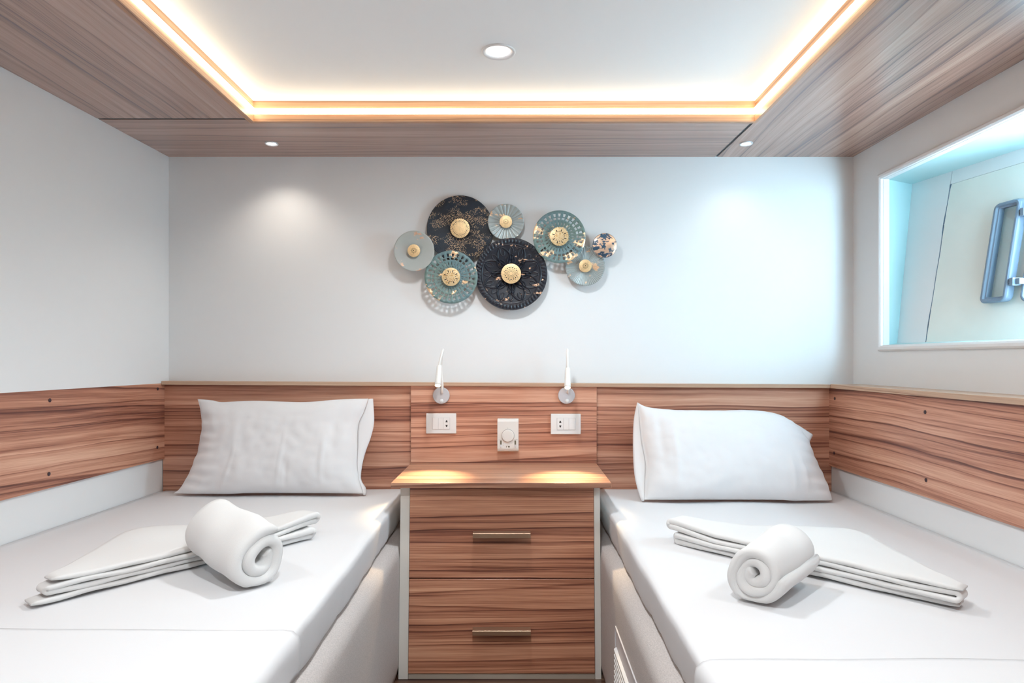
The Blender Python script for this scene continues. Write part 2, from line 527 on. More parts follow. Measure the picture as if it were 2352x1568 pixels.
add('soffit_panel', V, Fc, M['wood_soffit_x'], ceil)
V, Fc = prism([(xl(seam_y), seam_y), (xl(seam_y + 0.01), seam_y + 0.010), (HX0 - 0.018, seam_y + 0.010), (HX0 - 0.018, seam_y)], ZS + 0.001, ZS + TS)
add('seam_filler', V, Fc, M['black'], ceil)
V, Fc = prism([(0.7725, YB), (0.7815, YB), (0.7905, HY1 + 0.016), (0.7805, HY1 + 0.016)], ZS + 0.001, ZS + TS)
add('seam_filler', V, Fc, M['black'], ceil)
zl0, zl1 = ZS + 0.0225, ZS + 0.0415
def fascia(kind, z0, z1):
    t = 0.018
    return [(box(HX0 - t, HX0, HY0 - t, HY1 + t, z0, z1), 'fascia_y'), (box(HX1, HX1 + t * 0.55, HY0 - t, HY1 + t, z0, z1), 'fascia_y'),
            (box(HX0, HX1, HY1, HY1 + t, z0, z1), 'fascia_x'), (box(HX0, HX1, HY0 - t, HY0, z0, z1), 'fascia_x')]
for (z0, z1) in ((ZS - 0.001, zl0), (zl1, ZT)):
    for (vf, mm) in fascia('', z0, z1):
        add('fascia_board', vf[0], vf[1], M[mm], ceil)
def led_profile(a0, a1, fixed, sign, along):
    """half-round diffuser that stands 11 mm proud of the fascia"""
    V, Fc, n = [], [], 8
    zc, rz = (zl0 + zl1) / 2, (zl1 - zl0) / 2
    for s in (a0, a1):
        for k in range(n + 1):
            a = -PI / 2 + PI * k / n
            off = fixed + sign * 0.011 * math.cos(a)
            z = zc + rz * math.sin(a)
            V.append((off, s, z) if along == 'y' else (s, off, z))
        off = fixed - sign * 0.012
        for z in (zl1, zl0):
            V.append((off, s, z) if along == 'y' else (s, off, z))
    m = n + 3
    for k in range(m):
        Fc.append((k, (k + 1) % m, m + (k + 1) % m, m + k))
    Fc.append(tuple(range(m))); Fc.append(tuple(range(m, 2 * m)))
    return V, Fc
for args in ((HY0, HY1 - 0.007, HX0, 1, 'y'), (HY0, HY1 - 0.007, HX1, -1, 'y'), (HX0, HX1, HY1, -1, 'x'), (HX0, HX1, HY0, 1, 'x')):
    V, Fc = led_profile(*args)
    tag(add('light_strip', V, Fc, M['led'], ceil, smooth=True), 'glowing warm white light strip')

# head wall panelling
def ltop(X):                      # underside of the ledge falls a little towards the window side
    return 0.9345 - 0.0135 * (X + 1.361) / 2.565
def back_panel(x0, x1, ys):
    V = [(x0, ys, 0.30), (x1, ys, 0.30), (x1, YB, 0.30), (x0, YB, 0.30), (x0, ys, ltop(x0)), (x1, ys, ltop(x1)), (x1, YB, ltop(x1)), (x0, YB, ltop(x0))]
    return V, list(HF)
PX0, PX1 = -0.4085, 0.305
for (a, b, ys, lab) in ((-1.369, PX0, 2.522, 'zebrano wall panel behind the open pillow'), (PX0, PX1, 2.506, 'zebrano wall panel carrying lamps and sockets'), (PX1, 1.2140, 2.522, 'zebrano wall panel behind the plump pillow')):
    V, Fc = back_panel(a, b, ys)
    tag(add('wall_panel', V, Fc, M['wood_x'], wall_back, bevel=0.001, seg=1), lab)
V = []
for (x, dx) in ((-1.3615, 0), (1.199, 0)):
    for (y, z) in ((2.498, 0), (YB, 0), (YB, 0.014), (2.498, 0.014)):
        V.append((x, y, ltop(x) + z))
Fc = [(0, 1, 2, 3), (7, 6, 5, 4), (0, 4, 5, 1), (1, 5, 6, 2), (2, 6, 7, 3), (3, 7, 4, 0)]
tag(add('trim_1', V, Fc, M['edge_x'], bevel=0.001), 'pale wood ledge running along the head wall panels', 'trim', kind='structure')
# side panels with screw caps
def cap_on(panel, px, py, side):
    f = (px - CX) / F
    if side < 0:
        Y = (-1.361 - 0.045 * YB) / (f - 0.045)
        X = xl(Y) + 0.0005
    else:
        Y = (1.2045 + 0.016 * 2.52) / (f + 0.016)
        X = xrl(Y) - 0.0101
    Z = ZC - (py - CY) / F * Y
    s = 1 if side < 0 else -1
    V, Fc = lathe([(0.0060, 0), (0.0060, s * 0.0008), (0.0048, s * 0.0018), (0.0, s * 0.0020)], (X, Y, Z), 'x', 16)
    add('screw_cap', V, Fc, M['cap'], panel, smooth=True)
V, Fc = prism([(xl(YF), YF), (xl(2.522), 2.522), (xll(2.522), 2.522), (xll(YF), YF)], ZPL0, ZPL1)
pl = tag(add('wall_panel', V, Fc, M['wood_y'], wall_left), 'zebrano side panel with dark screw caps')
for (px, py) in ((114, 919), (362, 893), (112, 1088), (361, 1027)):
    cap_on(pl, px, py, -1)
V, Fc = prism([(xrl(YF) - 0.010, YF), (xrl(2.522) - 0.010, 2.522), (xrl(2.522), 2.522), (xrl(YF), YF)], ZPR0, ZPR1)
pr = tag(add('wall_panel', V, Fc, M['wood_y'], wall_right), 'zebrano side panel below the window with dark screw caps')
for (px, py) in ((1917.5, 915), (2125, 946), (2127, 1102), (1916, 1040)):
    cap_on(pr, px, py, 1)
V, Fc = prism([(xrl(YF) - 0.016, YF), (xrl(2.50) - 0.016, 2.50), (xr(2.50), 2.50), (xr(YF), YF)], ZPR1, ZPR1 + 0.016)
tag(add('trim_2', V, Fc, M['edge_y'], bevel=0.001), 'pale wood ledge below the window', 'trim', kind='structure')

# ------------------------------------------------------------------ window recess and portlight
win = bpy.data.objects.new('window_1', None); COL.objects.link(win)
win.location = (xr(1.6), 1.6, WZ0); ORG['window_1'] = Vector(win.location)
tag(win, 'bright deep window recess with an open portlight', 'window', kind='structure')
def hx(Z, Y=2.40): return 1.381 + 0.156 * (Z - 1.091) + 0.22 * (2.40 - Y)    # hull side leans out and widens away from the head wall, splayed to catch the added pane's daylight
# rim: rounded frame standing proud of the wall
def rim_ring(off, ins, yo):
    ya, yb, za, zb = WY0 - ins, WY1 + ins, WZ0 - ins, WZ1 + ins
    return [(xr(y) + off, y, z) for y, z in ((ya, za), (yb, za), (yb, zb), (ya, zb))]
rings = [rim_ring(0.012, 0.0, 0), rim_ring(-0.008, 0.002, 0), rim_ring(-0.012, 0.008, 0), rim_ring(-0.012, 0.016, 0), rim_ring(-0.008, 0.021, 0), rim_ring(0.004, 0.022, 0)]
V = [p for r in rings for p in r]
Fc = [(i * 4 + k, i * 4 + (k + 1) % 4, (i + 1) * 4 + (k + 1) % 4, (i + 1) * 4 + k) for i in range(5) for k in range(4)]
add('window_frame', V, Fc, M['hem'], win)
# reveals from the rim out to the hull side; an unseen glazed return is added at the other end for daylight
iy1, iy0 = WY1 + 0.075, 1.72
zt_in, zb_in = WZ1 + 0.002, WZ0 + 0.008
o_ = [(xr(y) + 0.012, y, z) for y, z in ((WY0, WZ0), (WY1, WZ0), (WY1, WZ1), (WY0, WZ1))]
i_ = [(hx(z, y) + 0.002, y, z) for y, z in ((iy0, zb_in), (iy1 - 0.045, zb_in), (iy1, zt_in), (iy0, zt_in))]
for k, nm in ((0, 'sill'), (1, 'side_reveal'), (2, 'top_reveal'), (3, 'added_pane')):
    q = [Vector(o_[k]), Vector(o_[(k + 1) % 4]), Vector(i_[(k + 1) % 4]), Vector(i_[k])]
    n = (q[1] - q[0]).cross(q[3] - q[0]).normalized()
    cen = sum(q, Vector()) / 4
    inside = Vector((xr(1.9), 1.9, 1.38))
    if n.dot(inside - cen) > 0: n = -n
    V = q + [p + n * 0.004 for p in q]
    add(nm, V, list(HF), M['glass'] if nm == 'added_pane' else M['reveal'], win)
    if nm == 'added_pane':
        # sampling portal for the daylight through this pane (gives no light of its own)
        pd = bpy.data.lights.new('daylight_portal', 'AREA'); pd.shape = 'RECTANGLE'; pd.size = 0.42; pd.size_y = 0.62
        pd.cycles.is_portal = True
        po = bpy.data.objects.new('daylight_portal', pd); COL.objects.link(po); po.parent = win
        po.location = cen + n * 0.02 - ORG['window_1']
        hdir = Vector((n.y, -n.x, 0)).normalized()
        po.rotation_euler = Matrix((hdir, n.cross(hdir), n)).transposed().to_euler()
# hull lining: white margin, cream panel with the port cut through it
def hull_plate(y0, y1, z0, z1, t0=0.0, t=0.006):
    return [(hx(z0, y0) + t0, y0, z0), (hx(z0, y0) + t0 + t, y0, z0), (hx(z0, y1) + t0 + t, y1, z0), (hx(z0, y1) + t0, y1, z0),
            (hx(z1, y0) + t0, y0, z1), (hx(z1, y0) + t0 + t, y0, z1), (hx(z1, y1) + t0 + t, y1, z1), (hx(z1, y1) + t0, y1, z1)], list(HF)
SEAM = 2.258
V, Fc = hull_plate(SEAM + 0.0015, iy1 + 0.04, 1.04, 1.74)
add('margin_panel', V, Fc, M['hull_white'], win)
V, Fc = hull_plate(1.70, SEAM - 0.0015, 1.636, 1.74)
add('margin_panel', V, Fc, M['hull_white'], win)
PY0, PY1, PZ0, PZ1 = 1.826, 1.922, 1.212, 1.512      # portlight opening
V, Fc = hull_plate(PY1 + 0.03, iy1 + 0.05, 1.03, 1.75, 0.0065, 0.004)
add('gap_backing', V, Fc, M['port_dark'], win)  # dark backing added to keep sky from showing through the panel gaps
plates = [hull_plate(PY1, SEAM - 0.0015, 1.04, 1.635), hull_plate(PY0, PY1, 1.04, PZ0), hull_plate(PY0, PY1, PZ1, 1.635), hull_plate(1.70, PY0, 1.04, 1.635)]
V, Fc = join(*plates)
add('hull_panel', V, Fc, M['hull'], win)
# ragged dark sealant in the joint
V, Fc = [], []
N = 40
for k in range(N + 1):
    z = 1.085 + (1.636 - 1.085) * k / N
    wd = 0.0012 + 0.0012 * abs(nz3((0, z, 0), 22)) + (0.004 * max(0, (z - 1.618) / 0.018))
    yc = SEAM + 0.004 * nz3((3, z, 0), 9)
    for (dy, dx) in ((-wd, -0.0005), (wd, -0.0005), (wd, 0.003), (-wd, 0.003)):
        V.append((hx(z, yc) + dx, yc + dy, z))
for k in range(N):
    for j in range(4):
        Fc.append((k * 4 + j, k * 4 + (j + 1) % 4, k * 4 + 4 + (j + 1) % 4, k * 4 + 4 + j))
Fc += [(0, 1, 2, 3), (N * 4, N * 4 + 1, N * 4 + 2, N * 4 + 3)]
add('joint_sealant', V, Fc, M['port_dark'], win)
def rr_outline(y0, y1, z0, z1, r, n=6):
    pts = []
    for (cy, cz, a0) in ((y1 - r, z1 - r, 0), (y0 + r, z1 - r, 90), (y0 + r, z0 + r, 180), (y1 - r, z0 + r, 270)):
        for k in range(n + 1):
            a = math.radians(a0 + 90 * k / n)
            pts.append((cy + r * math.cos(a), cz + r * math.sin(a)))
    return pts
def port_frame(y0, y1, z0, z1, r, wd, face, back, dxy=0.0):
    """frame of an opening port: outer wall, rounded face and inner step; face/back are offsets inwards of the hull side"""
    V, Fc = [], []
    prof = [(0.0, back), (0.0, face - 0.004), (0.004, face), (wd * 0.62, face), (wd * 0.70, face - 0.006), (wd, face - 0.007), (wd, back)]
    ym = (y0 + y1) / 2
    loops = []
    for ins, off in prof:
        pts = rr_outline(y0 + ins, y1 - ins, z0 + ins, z1 - ins, max(0.003, r - ins))
        loops.append([(hx(z, y) - off - dxy * (ym - y), y, z) for y, z in pts])
    m = len(loops[0])
    for lp in loops: V += lp
    for i in range(len(loops)):
        j = (i + 1) % len(loops)
        for k in range(m):
            Fc.append((i * m + k, i * m + (k + 1) % m, j * m + (k + 1) % m, j * m + k))
    return V, Fc
OY0, OY1, OZ0, OZ1 = 1.956, 2.048, 1.205, 1.517
V, Fc = port_frame(OY0, OY1, OZ0, OZ1, 0.018, 0.0175, 0.034, 0.010, 0.06)
opf = tag(add('port_frame', V, Fc, M['port'], win, smooth=False, bevel=0.0015), 'grey plastic port frame swung open')
pts = rr_outline(OY0 + 0.016, OY1 - 0.016, OZ0 + 0.016, OZ1 - 0.016, 0.006)
V = [(hx(z, y) - 0.019 - 0.06 * ((OY0 + OY1) / 2 - y), y, z) for y, z in pts] + [(hx(z, y) - 0.015 - 0.06 * ((OY0 + OY1) / 2 - y), y, z) for y, z in pts]
m_ = len(pts)
add('pane', V, [tuple(range(m_)), tuple(range(m_, 2 * m_))] + [(k, (k + 1) % m_, m_ + (k + 1) % m_, m_ + k) for k in range(m_)], M['glass'], opf)
V, Fc = port_frame(PY0 - 0.012, PY1 + 0.012, PZ0 - 0.012, PZ1 + 0.012, 0.022, 0.016, 0.018, -0.006)
add('port_frame', V, Fc, M['port'], win, bevel=0.0015)
for zc in (1.262, 1.470):
    h0 = hx(zc, 1.940)
    V, Fc = join(box(h0 - 0.042, h0 - 0.016, 1.934, 1.948, zc - 0.012, zc + 0.012),
                 box(h0 - 0.038, h0 - 0.020, 1.946, 1.959, zc - 0.010, zc - 0.006), box(h0 - 0.038, h0 - 0.020, 1.946, 1.959, zc - 0.002, zc + 0.002),
                 box(h0 - 0.038, h0 - 0.020, 1.946, 1.959, zc + 0.006, zc + 0.010), box(h0 - 0.034, h0 - 0.006, 1.918, 1.936, zc - 0.009, zc + 0.009))
    add('hinge', V, Fc, M['port'], win, bevel=0.0015)

# ------------------------------------------------------------------ downlights
def downlight(x, y, zc, R, label, energy, cone, blend, col=(0.91, 0.965, 1.0), emit='lens_cool'):
    r = root('ceiling_light', (x, y, zc), label, 'ceiling light', 'recessed downlights')
    V, Fc = lathe([(R, 0.0), (R, -0.003), (R * 0.95, -0.0045), (R * 0.86, -0.0040), (R * 0.64, -0.0008), (R * 0.64, 0.0)], (x, y, zc), 'z', 40, closed=True)
    add('ring', V, Fc, M['ring'], r, smooth=True)
    V, Fc = lathe([(R * 0.62, -0.0002), (R * 0.62, -0.0012), (R * 0.3, -0.0022), (0.0, -0.0026)], (x, y, zc), 'z', 32)
    add('lens', V, Fc, M[emit], r, smooth=True)
    ld = bpy.data.lights.new('downlight_lamp', 'SPOT')
    ld.energy = energy; ld.color = col; ld.spot_size = math.radians(cone); ld.spot_blend = blend; ld.shadow_soft_size = R * 1.1
    lo = bpy.data.objects.new('downlight_lamp', ld)
    COL.objects.link(lo); lo.parent = r; lo.location = (0, 0, -0.012 - R * 0.2)
    return r
downlight(-0.8987, 2.39, ZS, 0.0235, 'small downlight in the soffit above the open pillow', DOWN * 0.15, 125, 0.9, (1.0, 0.90, 0.78))
downlight(0.838, 2.39, ZS, 0.0235, 'small downlight in the soffit near the window corner', DOWN * 0.06, 125, 0.9, (1.0, 0.92, 0.82))
downlight(-0.052, 1.82, ZT, 0.0473, 'large round downlight in the white recessed ceiling', DOWN * 1.2, 160, 0.8)
downlight(-0.052, 0.55, ZT, 0.0473, 'added unseen large downlight in the recessed ceiling, filling the room with light', DOWN * 2.2, 160, 0.8)  # out of view, added as fill light for the room
downlight(-1.13, 0.9, ZS, 0.0235, 'added unseen small downlight over the foot of the bed by the windowless wall', DOWN * 0.6, 130, 0.9)  # unseen lamp added to brighten this side of the room
downlight(1.05, 0.9, ZS, 0.0235, 'added unseen small downlight over the foot of the bed by the window', DOWN * 0.6, 130, 0.9)  # unseen lamp added to brighten the window side

# ------------------------------------------------------------------ beds
ZB, ZM = 0.424, 0.540
YE = 0.50
def bed(label, sgn):
    if sgn < 0:
        wallx, edge = (lambda y: xll(y) + 0.002), -0.384
    else:
        wallx, edge = (lambda y: xrl(y) - 0.002), 0.272
    r = root('bed', ((wallx(1.5) + edge) / 2, 1.5, 0), label, 'bed', 'twin beds')
    x0, x1 = (-1.0, 0.0) if sgn < 0 else (0.0, 1.0)
    def warp(p):
        a, b = (wallx(p.y), edge) if sgn < 0 else (edge, wallx(p.y))
        q = Vector((a + (p.x - x0) * (b - a), p.y, p.z))
        return q
    W = 1.0
    V, Fc = round_box(x0, x1, YE, 2.50, 0.002, ZB, 0.022, 24, 40, 10, warp)
    add('base', V, Fc, M['linen'], r, smooth=True)
    return r
bed_l = bed('bed along the windowless wall, with a plain fabric base', -1)
bed_r = bed('bed under the window, its fabric base fitted with a white vent', 1)

# vent grille of the window-side bed
vx, vy0, vy1, vz0, vz1 = 0.272, 1.18, 1.797, 0.045, 0.300
V, Fc = join(box(vx - 0.004, vx, vy0, vy1, vz1 - 0.006, vz1), box(vx - 0.004, vx, vy0, vy1, vz0, vz0 + 0.006), box(vx - 0.004, vx, vy1 - 0.006, vy1, vz0, vz1), box(vx - 0.004, vx, vy0, vy0 + 0.006, vz0, vz1),
             box(vx - 0.002, vx, vy0, vy1, vz0, vz1))
vent = tag(add('vent_grille', V, Fc, mat('vent_white', (0.66, 0.64, 0.66), 0.4), bed_r, bevel=0.001), 'white louvred vent grille')
z = vz1 - 0.052
while z > vz0 + 0.02:
    V = [(vx - 0.002, vy0 + 0.025, z), (vx - 0.009, vy0 + 0.025, z - 0.005), (vx - 0.009, vy0 + 0.025, z - 0.009), (vx - 0.002, vy0 + 0.025, z - 0.009),
         (vx - 0.002, vy1 - 0.018, z), (vx - 0.009, vy1 - 0.018, z - 0.005), (vx - 0.009, vy1 - 0.018, z - 0.009), (vx - 0.002, vy1 - 0.018, z - 0.009)]
    add('slat', V, [(0, 1, 2, 3), (7, 6, 5, 4), (0, 4, 5, 1), (1, 5, 6, 2), (2, 6, 7, 3), (3, 7, 4, 0)], M['white_plastic'], vent)
    z -= 0.0145

def mattress(label, sgn):
    if sgn < 0:
        wallx, edge, near = (lambda y: xll(y) + 0.004), (lambda y: -0.424 + 0.020 * min(1, max(0, (2.45 - y) / 1.0))), -0.405
    else:
        wallx, edge, near = (lambda y: xrl(y) - 0.004), (lambda y: 0.300), 0.30
    def warp(p):
        a, b = (wallx(p.y), edge(p.y)) if sgn < 0 else (edge(p.y), wallx(p.y))
        q = Vector((a + p.x * (b - a), p.y, p.z))
        # bulge of the outer side, tucked folds near the bottom
        free = (p.x if sgn < 0 else 1 - p.x)
        h = (p.z - ZB) / (ZM - ZB)
        if free > 0.97:
            tuck = 0.010 * (1 - h) ** 2 + 0.006 * nz3((0, p.y, p.z * 0.3), 9) * (1 - 0.5 * h) + 0.003 * nz3((2, p.y, 0), 26) * (1 - h)
            q.x += sgn * max(-0.004, tuck)
        if h > 0.9:
            q.z -= 0.004
            q.z += 0.0035 * nz3((p.x, p.y, 0), 3.2, 4.0 * sgn) + 0.0012 * nz3((p.x * 0.35, p.y, 0), 12, 2)
            q.z -= 0.012 * max(0, (1 - free) - 0.86) / 0.14
        return q
    V, Fc = round_box(0.0, 1.0, YE + 0.01, 2.515, ZB + 0.0005, ZM, 0.020, 60, 120, 9, warp)
    o = add('mattress', V, Fc, M['cotton'], smooth=True)
    return tag(o, label, 'mattress', 'mattresses in white fitted sheets')
mattress('mattress in a white fitted sheet on the bed by the windowless wall', -1)
mattress('mattress in a white fitted sheet on the bed under the window', 1)

def top_sheet(label, sgn, ystart, layers):
    """flat sheet laid over the foot half; its turned edge shows as a low step"""
    wallx = (lambda y: xll(y) + 0.012) if sgn < 0 else (lambda y: xrl(y) - 0.012)
    edge = -0.397 if sgn < 0 else 0.2925
    V, Fc = [], []
    ny = 46
    prof_n = 40
    ys = [ystart + 0.002 * 0] + [ystart - (ystart - YE) * k / (ny - 1) for k in range(1, ny)]
    for j, y in enumerate(ys):
        lift = 0.0085 if j else 0.006
        for (dy, dz) in layers:
            if y < ystart - dy: lift += dz * min(1, (ystart - dy - y) / 0.008)
        wob = 0.004 * nz3((0, 0, 0), 1)
        for k in range(prof_n + 9):
            if k <= prof_n:
                u = k / prof_n
                x = wallx(y) + (edge - sgn * -0.018 - wallx(y)) * u if False else wallx(y) + ((edge + sgn * 0.020) - wallx(y)) * u
                z = ZM + lift + 0.0035 * nz3((u if sgn < 0 else 1 - u, y, 0), 3.2, 4.0 * sgn) - 0.012 * max(0, (1 - u) - 0.86) / 0.14
                yy = y + (0.010 * nz3((u * 2.2, 0.3, 0), 1.6, sgn * 2) if j == 0 else 0)
            else:
                t = (k - prof_n) / 8
                a = min(1, t / 0.35) * PI / 2
                x = (edge + sgn * 0.020) - sgn * 0.026 * math.sin(a)
                zt = ZM + lift
                z = zt - 0.022 * (1 - math.cos(a)) - max(0, t - 0.35) / 0.65 * 0.060
                x += sgn * 0.004 * nz3((0, y, z), 14) * t
                yy = y
            V.append((x, yy, z))
    m = prof_n + 9
    for j in range(ny - 1):
        for k in range(m - 1):
            Fc.append((j * m + k, j * m + k + 1, (j + 1) * m + k + 1, (j + 1) * m + k))
    o = add('top_sheet', V, Fc, M['cotton'], smooth=True, solid=0.003)
    return tag(o, label, 'sheet', 'flat top sheets')
top_sheet('white flat sheet over the foot of the bed by the windowless wall', -1, 1.172, ((0.5, 0.001),))
top_sheet('white flat sheet with doubled edge over the foot of the bed under the window', 1, 1.052, ((0.020, 0.003), (0.034, 0.003)))

# ------------------------------------------------------------------ pillows
SL = 0.26
YP0, ZP0 = 2.372, ZM + 0.004
def lean(y0, sl):
    global YP0, SL, NRM
    YP0, SL = y0, sl
    NRM = Vector((0, -1, SL)).normalized()
def onp(px, py):
    k = (py - CY) / F
    Y = (YP0 + SL * (ZC - ZP0)) / (1 + SL * k)
    return Vector(((px - CX) / F * Y, Y, ZC - k * Y))
NRM = Vector((0, -1, SL)).normalized()
def coons(bot, top, lef, rig, nu, nv):
    B = catmull(bot, nu); T = catmull(top, nu); Lc = catmull(lef, nv); R = catmull(rig, nv)
    G = []
    for j in range(nv):
        v = j / (nv - 1)
        row = []
        for i in range(nu):
            u = i / (nu - 1)
            p = (B[i] * (1 - v) + T[i] * v) + (Lc[j] * (1 - u) + R[j] * u) - (Lc[0] * (1 - u) * (1 - v) + R[0] * u * (1 - v) + Lc[-1] * (1 - u) * v + R[-1] * u * v)
            row.append(p)
        G.append(row)
    return G
def pillow(bot, top, lef, rig, thick, label, creases, fold, seed):
    nu, nv = 96, 64
    P = lambda L: [onp(*q) for q in L]
    G = coons(P(bot), P(top), P(lef), P(rig), nu, nv)
    V, Fc = [], []
    for side in (1, -1):
        for j in range(nv):
            v = 2 * j / (nv - 1) - 1
            for i in range(nu):
                u = 2 * i / (nu - 1) - 1
                fu = max(0.0, 1 - abs(u) ** 3.2); fv = max(0.0, 1 - abs(v) ** 2.6)
                h = (fu ** 0.55) * (fv ** 0.55)
                p = G[j][i].copy()
                if side > 0:
                    d = thick * h
                    e = min(1.0, 3 * h)
                    for (cu, wd, amp, v0, v1) in creases:
                        if v0 < v < v1:
                            d += amp * math.exp(-((u - cu - 0.03 * v) / wd) ** 2) * math.sin(PI * (v - v0) / (v1 - v0))
                    # gathers running in from the sewn end and the seams
                    for (eu, sg) in fold:
                        q = max(0, 1 - abs(u - eu) / 0.42)
                        d += 0.0035 * q * math.sin(v * 26 + 5 * nz3((u, v, 0), 1.5, seed)) * e
                    d += 0.006 * nz3((u * 1.2, v, 0), 1.7, seed) * e + 0.0028 * nz3((u * 2.2, v * 1.3, 0), 4.2, seed + 3) * e
                    qb = max(0, -v - 0.35)
                    d += 0.004 * qb * math.sin(u * 15 + 4 * nz3((u, v, 1), 2.2, seed)) * e
                else:
                    d = -min(thick * 0.45 * h, 0.030)
                q_ = p + NRM * d
                q_.z = max(q_.z, ZM + 0.006)
                V.append(q_)
    o2 = nu * nv
    for j in range(nv - 1):
        for i in range(nu - 1):
            a = j * nu + i
            Fc.append((a, a + 1, a + nu + 1, a + nu))
            Fc.append((o2 + a, o2 + a + nu, o2 + a + nu + 1, o2 + a + 1))
    o = add('pillow', V, Fc, M['pillow'], smooth=True)
    bm = bmesh.new(); bm.from_mesh(o.data); bmesh.ops.remove_doubles(bm, verts=bm.verts, dist=0.0004); bm.to_mesh(o.data); bm.free()
    return tag(o, label, 'pillow', 'bed pillows')
def sheet_between(name, A, B, d0, d1, parent, n=40, k=6, bow=0.0):
    a = catmull([onp(*q) for q in A], n); b = catmull([onp(*q) for q in B], n)
    V, Fc = [], []
    for i in range(n):
        for j in range(k + 1):
            t = j / k
            V.append(a[i].lerp(b[i], t) + NRM * (d0 + (d1 - d0) * t + bow * math.sin(PI * t)) )
    m = k + 1
    for i in range(n - 1):
        for j in range(k):
            Fc.append((i * m + j, i * m + j + 1, (i + 1) * m + j + 1, (i + 1) * m + j))
    return add(name, V, Fc, M['pillow'], parent, smooth=True, solid=0.0025)
pl_edge = [(835, 1137), (829, 1118), (824, 1099), (820, 1066), (821, 1033), (822.7, 978), (836, 946), (846, 916)]
p1 = pillow([(394, 1135.5), (441.6, 1138), (491, 1137), (540, 1136.7), (589.6, 1133), (646, 1132.5), (725, 1134), (784, 1136), (835, 1137)],
            [(454, 916), (488, 919), (508, 923), (552.6, 921), (594.5, 920), (695.7, 923), (764.7, 918), (814, 915.5), (846, 915)],
            [(394, 1135.5), (412, 1122.6), (427, 1099), (439, 1077), (446.6, 1057), (454, 1037.6), (459, 1008), (463.8, 978), (460, 941), (454, 916)],
            pl_edge, 0.062, 'pillow with its open case end towards the nightstand, on the bed by the windowless wall',
            [(0.13, 0.018, 0.0028, -1, 0.45), (-0.47, 0.016, 0.0024, -1, 0.2), (0.62, 0.030, 0.005, -0.9, 0.3), (0.22, 0.02, -0.003, -1, -0.2), (0.72, 0.06, -0.006, -0.3, 0.9)], [(-1, 1)], 1.0)
sheet_between('case_opening', pl_edge, [(838, 1136), (838.7, 1121), (827, 1099), (831, 1062), (839, 1033), (850, 1003), (857.5, 968), (855, 914)], -0.002, -0.012, p1, bow=0.004)
lean(2.262, 0.56)
pr_edge = [(1480, 1149.5), (1481.6, 1105), (1483, 1064), (1474, 1013), (1468, 957), (1466, 925)]
p2 = pillow([(1480, 1149.5), (1553, 1153), (1619, 1151), (1690, 1150), (1757, 1152), (1834, 1158), (1914, 1159)],
            [(1466, 925), (1489, 935), (1543, 942), (1622, 944.7), (1706, 943.7), (1757, 947), (1798, 955)],
            pr_edge,
            [(1914, 1159), (1905, 1125), (1890, 1090), (1872, 1054), (1859, 1018), (1844, 995), (1821, 972), (1798, 955)],
            0.078, 'plump pillow with a folded-back corner, on the bed under the window',
            [(-0.66, 0.03, 0.004, -0.9, 0.5), (0.60, 0.03, 0.005, -1.0, -0.1), (0.74, 0.025, 0.004, -1.0, 0.1), (-0.80, 0.05, -0.006, -0.5, 0.9)], [(1, 1)], 5.0)
sheet_between('case_opening', pr_edge, [(1476, 1149.5), (1470, 1135.5), (1458.7, 1089.6), (1455, 1026), (1457, 962), (1465, 922)], -0.002, -0.010, p2, bow=0.003)
sheet_between('case_corner', [(1798, 956), (1821, 974), (1844, 998), (1858, 1018)], [(1806, 957), (1834, 969), (1854, 981), (1868, 990), (1872, 993), (1870, 998), (1865, 1008), (1861, 1018)], -0.008, -0.022, p2, bow=0.003)

# ------------------------------------------------------------------ towels
def ribbon(curve, d0, d1, t, frame, nd_=12, wob=0.0, seed=0.0, flat=None, rag=0.0):
    """sheet that follows a 2-D curve and is t thick, extruded between d0 and d1 at each curve point; rounded rims"""
    C = [Vector((c[0], c[1], 0)) for c in curve]
    n = len(C)
    V, Fc = [], []
    sec = []
    for i in range(nd_ + 1): sec.append((i / nd_, 0.5))
    sec.append(('e1', 0.30)); sec.append(('e2', 0.0)); sec.append(('e1', -0.30))
    for i in range(nd_, -1, -1): sec.append((i / nd_, -0.5))
    sec.append(('s1', -0.30)); sec.append(('s2', 0.0)); sec.append(('s1', 0.30))
    m = len(sec)
    for i, c in enumerate(C):
        tg = (C[min(i + 1, n - 1)] - C[max(i - 1, 0)]).normalized()
        nr = Vector((-tg.y, tg.x, 0))
        tt = t
        if i < 3 or i > n - 4:
            tt = t * (0.45, 0.8, 0.95)[min(i, n - 1 - i)]
        a0 = d0[i] + rag * nz3((i * 0.05, seed, 0), 2.0); a1 = d1[i]
        for s, h in sec:
            if s == 'e1': d = a1 + t * 0.22
            elif s == 'e2': d = a1 + t * 0.34
            elif s == 's1': d = a0 - t * 0.22
            elif s == 's2': d = a0 - t * 0.34
            else: d = a0 + (a1 - a0) * s
            q = c + nr * (h * tt)
            w_ = wob * nz3((c.x * 1.0, c.y, d), 14, seed) * (1.0 if wob < 0.005 else min(1.0, i / n * 1.6))
            p = frame(q.x + w_ * nr.x, q.y + w_ * nr.y, d)
            if flat is not None and p.z < flat:
                p.z = flat + (p.z - flat) * 0.05
            V.append(p)
    for i in range(n - 1):
        for k in range(m):
            Fc.append((i * m + k, i * m + (k + 1) % m, (i + 1) * m + (k + 1) % m, (i + 1) * m + k))
    Fc.append(tuple(range(m))); Fc.append(tuple(range((n - 1) * m, n * m)))
    return V, Fc

